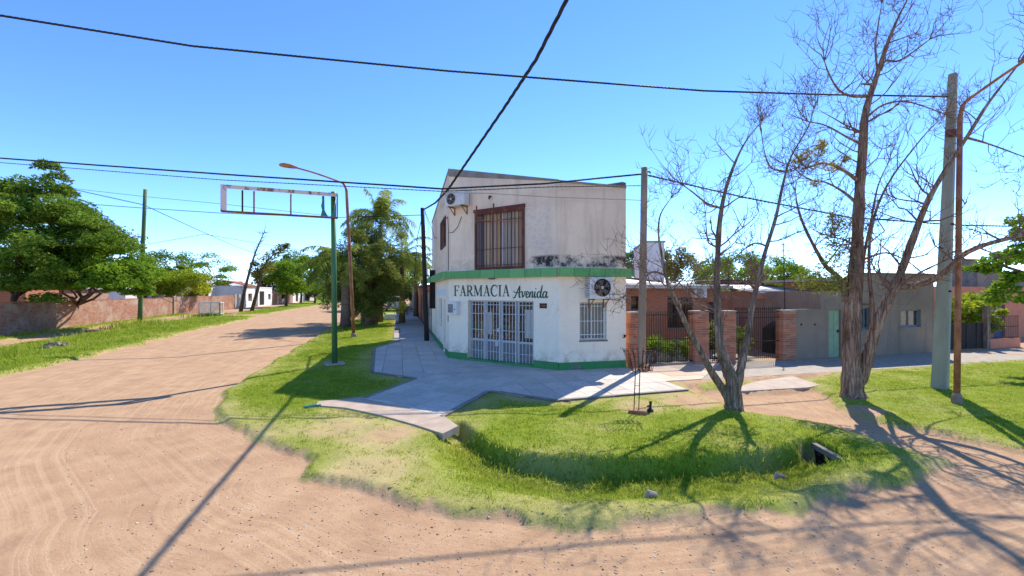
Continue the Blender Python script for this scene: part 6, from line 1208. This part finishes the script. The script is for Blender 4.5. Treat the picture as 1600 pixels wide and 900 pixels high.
for px, py, r in ((1600, 360, .7), (1575, 375, .5), (1590, 400, .6), (1560, 400, .5), (1545, 410, .35), (1610, 430, .7), (1585, 445, .5), (1565, 448, .35), (1552, 460, .25), (1600, 470, .4), (1540, 425, .3), (1530, 415, .25), (1640, 400, 1.0), (1650, 360, 1.0), (1590, 345, .4), (1612, 395, .6), (1578, 425, .5)):
    c = D(px, py, 14.2)
    for _ in range(3): cl.append(((c.x + random.gauss(0, r * .5), c.y + random.gauss(0, r * .5), c.z + random.gauss(0, r * .35)), random.uniform(.22, .42)))
p = G(1690, 571); leafy_tree('broadleaf_tree', 'bright leafy tree reaching in from the right edge', (p.x, p.y, 0), 2.0, D(1670, 385, 14.2), (1.3, 1.3, 1.1), 16, .5, 90, .14, .55, 'leaf_bright', 'bark', .16, .5, extra_clusters=cl, limbs=8)

# ------------------------------------------------------------------ left side: brick wall, houses across the street
A_, B__ = G(0, 526), G(278, 490.5); dv = (B__ - A_).normalized(); A2 = A_ - dv * 22; FW = Fac(tuple(A2)[:2], tuple(B__)[:2]); HW = 1.84
bwall = thing('brick_wall', 'long old brick garden wall across the dirt street', 'wall', FW.pt(FW.len / 2, 0)); m = MB(); rs = random.Random(3); x = 0
while x < FW.len - .01: x1 = min(FW.len, x + rs.uniform(1.2, 3)); FW.box(m, x, x1, -.2, HW + rs.uniform(-.03, .02), -.15, 0); x = x1
m.build('wall', M['brick_old'], bwall); m = MB(); FW.box(m, FW.len + .002, FW.len + .22, -.2, HW + .05, -.2, .04); m.build('end_post', M['cream'], bwall)
x = 0
while x < FW.len: x1 = x + rs.uniform(.9, 1.6); m = MB(); FW.box(m, x, min(x1, FW.len) - .02, HW + .022, HW + .022 + rs.uniform(.03, .06), -.17, .02); m.build('coping_brick', M['brick_red'], bwall) if rs.random() < .8 else None; x = x1
# wire cage bin
b = U(325, -17.5); c0 = G(311, 495); t = thing('wire_cage', 'white mesh cage bin on legs at the end of the left verge', 'cage', (c0.x, c0.y, 0)); dcg = c2w(1, .25).normalized(); ncg = Vector((-dcg.y, dcg.x, 0)); Lc, Dc, z0, z1 = 1.85, .8, .30, 1.42
cn = [c0 + ncg * 0, c0 + dcg * Lc, c0 + dcg * Lc + ncg * Dc, c0 + ncg * Dc]
for k in range(4): m = MB(); m.bar(cn[k] + Vector((0, 0, -.05)), cn[k] + Vector((0, 0, z1)), .09); m.build('post', M['white_metal'] if k != 1 else M['moss_pole'], t)
for z in (z0, z1):
    for k in range(4): m = MB(); a, c = cn[k], cn[(k + 1) % 4]; m.bar(a + Vector((0, 0, z)) + (c - a).normalized() * .05, c + Vector((0, 0, z)) - (c - a).normalized() * .05, .08); m.build('rail', M['white_metal'], t)
m = MB(); m.bar(c0 + dcg * Lc * .55 + Vector((0, 0, z0)), c0 + dcg * Lc * .55 + Vector((0, 0, z1)), .08); m.build('post', M['white_metal'], t)
for (f0, f1) in ((.03, .52), (.58, .97)):
    m = MB()
    for k in range(13): x = Lc * (f0 + (f1 - f0) * k / 12); m.bar(c0 + dcg * x + Vector((0, 0, z0 + .04)), c0 + dcg * x + Vector((0, 0, z1 - .04)), .022)
    for k in range(10): z = z0 + .06 + (z1 - z0 - .12) * k / 9; m.bar(c0 + dcg * Lc * f0 + Vector((0, 0, z)), c0 + dcg * Lc * f1 + Vector((0, 0, z)), .022)
    m.build('mesh_panel', M['white_metal'], t)['kind'] = 'stuff'
m = MB(); m.prism([tuple(q)[:2] for q in inset(cn, .05)], z0 + .02, z0 + .08); m.build('floor_panel', M['concrete'], t)
def house(label, u0, px0, px1, ytop, mat, roof, ops, name='house', depth_=6, gable=0.0, over=.25):
    p, q = U(px0, u0), U(px1, u0); fc = Fac((u0, p.y), (u0, q.y)); zt = CAMH + (HZ - ytop) / F * depth(fc.pt(fc.len / 2, 0)); t = thing(name, label, 'building', fc.pt(fc.len / 2, 0, -depth_ / 2)); aa = lambda px: U(px, u0).y - p.y
    O = [(aa(a), aa(b), z0, z1) for a, b, z0, z1, _, _ in ops]; m = MB(); fc.wall(m, -.1, zt, O, .2); s_ = Fac((u0 - depth_, p.y), (u0 - .2, p.y)); s_.wall(m, -.1, lambda a: zt + gable * min(a, depth_ - a) / (depth_ / 2), [], .2); m.build('wall', M[mat], t)
    for o, (_, _, _, _, kind, mt) in zip(O, ops):
        m = MB(); fc.box(m, o[0] + .01, o[1] - .01, o[2] + .005, o[3] - .01, -.16, -.10); pt_ = m.build(kind, M[mt], t)
        if kind == 'window': m = MB(); fc.box(m, o[0] + .01 + (o[1] - o[0]) * .1, o[1] - (o[1] - o[0]) * .1, o[2] + .12, o[3] - .12, -.098, -.09); m.build('pane', M['pane_glass'], pt_)
    if gable:
        for sgn in (0, 1):
            a = [fc.pt(-over, zt - .08, over), fc.pt(fc.len + over, zt - .08, over), fc.pt(fc.len + over, zt + gable, -depth_ / 2), fc.pt(-over, zt + gable, -depth_ / 2)] if sgn == 0 else [fc.pt(-over, zt + gable, -depth_ / 2), fc.pt(fc.len + over, zt + gable, -depth_ / 2), fc.pt(fc.len + over, zt - .08, -depth_ - over), fc.pt(-over, zt - .08, -depth_ - over)]
            m = MB(); m.add(a + [x + Vector((0, 0, .09)) for x in a], [(3, 2, 1, 0), (4, 5, 6, 7), (0, 1, 5, 4), (1, 2, 6, 5), (2, 3, 7, 6), (3, 0, 4, 7)]); m.build('roof', M[roof], t)
    else: m = MB(); fc.box(m, -.1, fc.len + .1, zt + .002, zt + .14, -depth_, .25 if over > .2 else .06); m.build('roof', M[roof], t)
    return t
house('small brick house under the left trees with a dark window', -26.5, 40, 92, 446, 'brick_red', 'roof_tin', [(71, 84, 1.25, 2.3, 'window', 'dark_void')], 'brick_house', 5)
house('brown brick outbuilding behind the middle of the brick wall', -27, 97, 170, 452, 'brick_old', 'roof_tin', [(108, 116, .1, 2.1, 'door', 'wood_dark')], 'brick_house', 4)
house('grey house with dark porch behind the mossy pole', -27.5, 196, 276, 443, 'house_white', 'roof_tin', [(214, 232, .1, 2.6, 'door', 'wood_dark'), (237, 247, .9, 2.4, 'window', 'grey_cement'), (258, 271, .1, 2.3, 'door', 'dark_void')], 'house', 7, 0)
p = D(231, 440, 63); m = MB(); m.prism([(p.x - .8, p.y - .6), (p.x + .8, p.y - .6), (p.x + .7, p.y + .6), (p.x - .7, p.y + .6)], 2.8, [5.0, 5.4, 5.3, 4.9]); t = thing('chimney_stack', 'square plastered chimney stack above the grey house', 'chimney', (p.x, p.y, 2.8)); m.build('stack', M['plaster_ruin'], t)  # plastered chimney stack above the grey house
FLo = Fac((-24.0, U(272, -24).y), (-24.0, U(367, -24).y)); lw = thing('garden_wall', 'low brown brick wall with pale posts beyond the wire cage', 'wall', FLo.pt(FLo.len / 2, 0)); m = MB(); FLo.wall(m, -.1, 1.95, [], .2); m.build('wall', M['brick_old'], lw)
for f_ in (.995, 1.09): m = MB(); FLo.box(m, FLo.len * f_ + .01, FLo.len * f_ + .5, -.1, 2.15, -.3, .08); m.build('post', M['cream'], lw)
house('pale grey house with sloping tin roof left of the leaning trees', -29, 326, 392, 446, 'house_white', 'roof_tin', [(345, 353, .9, 2.2, 'window', 'grey_cement')], 'house', 8, 1.1)
house('white house with red tiled roof behind the leaning trees', -24.6, 384, 403, 447, 'plain_white', 'roof_tile', [(388, 394, .9, 2.2, 'window', 'grey_cement')], 'house', 6, .8)
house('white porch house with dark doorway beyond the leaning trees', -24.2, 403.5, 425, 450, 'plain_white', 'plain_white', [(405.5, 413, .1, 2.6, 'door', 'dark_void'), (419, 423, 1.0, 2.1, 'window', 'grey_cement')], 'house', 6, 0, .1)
house('orange and brick house front under the round green tree', -24.4, 425.5, 457, 455, 'brick_old', 'roof_tile', [(427, 432, .1, 2.2, 'door', 'orange_paint'), (440, 447, .9, 2.0, 'window', 'wood_dark')], 'house', 6, .5)
house('far white house with pale posts on the left side of the street', -24.6, 457.5, 474, 452, 'plain_white', 'roof_tin', [(462, 466, .1, 2.4, 'door', 'wood_dark')], 'house', 6, 0)
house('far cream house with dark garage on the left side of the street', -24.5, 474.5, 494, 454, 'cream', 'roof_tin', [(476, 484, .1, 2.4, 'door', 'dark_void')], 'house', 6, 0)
t = thing('water_barrel', 'blue and white barrel behind the brick wall', 'barrel', D(70, 478, 31)); p = D(70, 478, 31); p.z = 0; m = MB(); m.tube([p, p + Vector((0, 0, .9)), p + Vector((0, 0, 2.0))], [.42, .45, .42], 14); m.build('barrel', M['plain_white'], t); m = MB(); q = p + c2w(.55, -.1); m.tube([q, q + Vector((0, 0, 2.05))], [.32, .32], 12); m.build('barrel', M['blue_paint'], t)
# right side of that street, beyond the pharmacy
def rhouse(label, v0, v1, h, mat, ops, name='house', d=5, u=1.92):
    fc = Fac((u, v1), (u, v0)); t = thing(name, label, 'building', fc.pt(fc.len / 2, 0, -d / 2)); O = [(v1 - b, v1 - a, z0, z1) for a, b, z0, z1, _, _ in ops]; m = MB(); fc.wall(m, -.1, h, O, .2); Fac((u + .2, v0), (u + d, v0)).wall(m, -.1, h, [], .2); m.build('wall', M[mat], t)
    for o, (_, _, _, _, kind, mt) in zip(O, ops): m = MB(); fc.box(m, o[0] + .01, o[1] - .01, o[2] + .005, o[3] - .01, -.16, -.1); m.build(kind, M[mt], t)
    m = MB(); fc.box(m, -.1, fc.len + .1, h + .002, h + .12, -d, .2); m.build('roof', M['roof_tile'], t); return t
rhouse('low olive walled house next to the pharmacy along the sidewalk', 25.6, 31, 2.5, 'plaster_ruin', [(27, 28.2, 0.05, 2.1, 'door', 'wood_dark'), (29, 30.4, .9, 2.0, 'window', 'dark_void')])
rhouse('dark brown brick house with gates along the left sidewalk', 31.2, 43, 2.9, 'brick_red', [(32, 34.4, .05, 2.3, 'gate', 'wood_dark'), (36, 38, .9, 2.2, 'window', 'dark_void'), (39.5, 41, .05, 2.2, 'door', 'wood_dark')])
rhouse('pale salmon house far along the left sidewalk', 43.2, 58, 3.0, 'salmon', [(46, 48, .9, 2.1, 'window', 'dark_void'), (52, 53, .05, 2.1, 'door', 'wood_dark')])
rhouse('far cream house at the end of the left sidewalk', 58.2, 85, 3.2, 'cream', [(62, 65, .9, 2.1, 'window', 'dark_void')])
b = G(610, 500); m = MB(); m.box((b.x, b.y, .25), (1.0, .6, .62), 0); o = m.build('concrete_block', M['plain_white']); o.modifiers.new('bevel', 'BEVEL').width = .06; tag(o, 'white rounded concrete block beside the left sidewalk', 'block')
# parked van far under the trees
b = D(615, 488, 58); vb = Vector((b.x, b.y, -.03)); t = thing('parked_van', 'white van parked far off under the trees beside the sidewalk', 'van', vb)
prof = [(-2.2, .35), (2.2, .35), (2.25, .9), (1.6, 1.15), (1.0, 1.85), (-2.1, 1.95), (-2.25, 1.0)]; m = MB(); nP = len(prof)
m.add([(vb.x - .85, vb.y + x, z) for x, z in prof] + [(vb.x + .85, vb.y + x, z) for x, z in prof], [tuple(range(nP)), tuple(range(nP, 2 * nP))[::-1]] + [(i, i + nP, (i + 1) % nP + nP, (i + 1) % nP) for i in range(nP)]); o = m.build('body', M['plain_white'], t); o.modifiers.new('bevel', 'BEVEL').width = .08
m = MB(); m.box((vb.x, vb.y - 2.26, 1.5), (1.4, .02, .55)); m.build('rear_window', M['plastic_dark'], t)
for sx_ in (-.86, .86):
    m = MB(); m.box((vb.x + sx_, vb.y - .4, 1.5), (.02, 2.2, .45)); m.build('side_window', M['plastic_dark'], t)
    for dy in (-1.4, 1.4): m = MB(); m.tube([(vb.x + sx_ - .1, vb.y + dy, .33), (vb.x + sx_ + .1, vb.y + dy, .33)], .33, 16); m.build('wheel', M['plastic_dark'], t)
# faint hills on the right horizon and the wood line on the flat land all round
hl = []; n = 60; vs = []; fs = []
for k in range(n + 1):
    a = R(-60 + 200 * k / n); r_ = 1500; hgt_ = 18 + 26 * max(0, math.sin(k * .5)) + 14 * math.sin(k * 1.7); vs += [(math.sin(a) * r_, math.cos(a) * r_, -5), (math.sin(a) * (r_ + 150), math.cos(a) * (r_ + 150), max(12, hgt_)), (math.sin(a) * (r_ + 400), math.cos(a) * (r_ + 400), -5)]
for k in range(n): fs += [(3 * k, 3 * k + 3, 3 * k + 4, 3 * k + 1), (3 * k + 1, 3 * k + 4, 3 * k + 5, 3 * k + 2)]
o = link_mesh('hills', vs, fs, simple('hill_blue', (.10, .14, .13), (.07, .10, .09), .01), None, True, (0, 0, 0)); tag(o, kind='structure')
cl = []
for k in range(150):
    a = R(-75 + 170 * k / 150) + random.gauss(0, .01); r_ = random.uniform(150, 230); cl.append(((math.sin(a) * r_, math.cos(a) * r_, random.uniform(1, 3.0)), random.uniform(4, 8)))
o = foliage('distant_wood', cl, 170, 1.3, .6, M['leaf_mid'], None, .6); tag(o, 'distant belt of trees along the flat horizon', 'wood', kind='stuff')
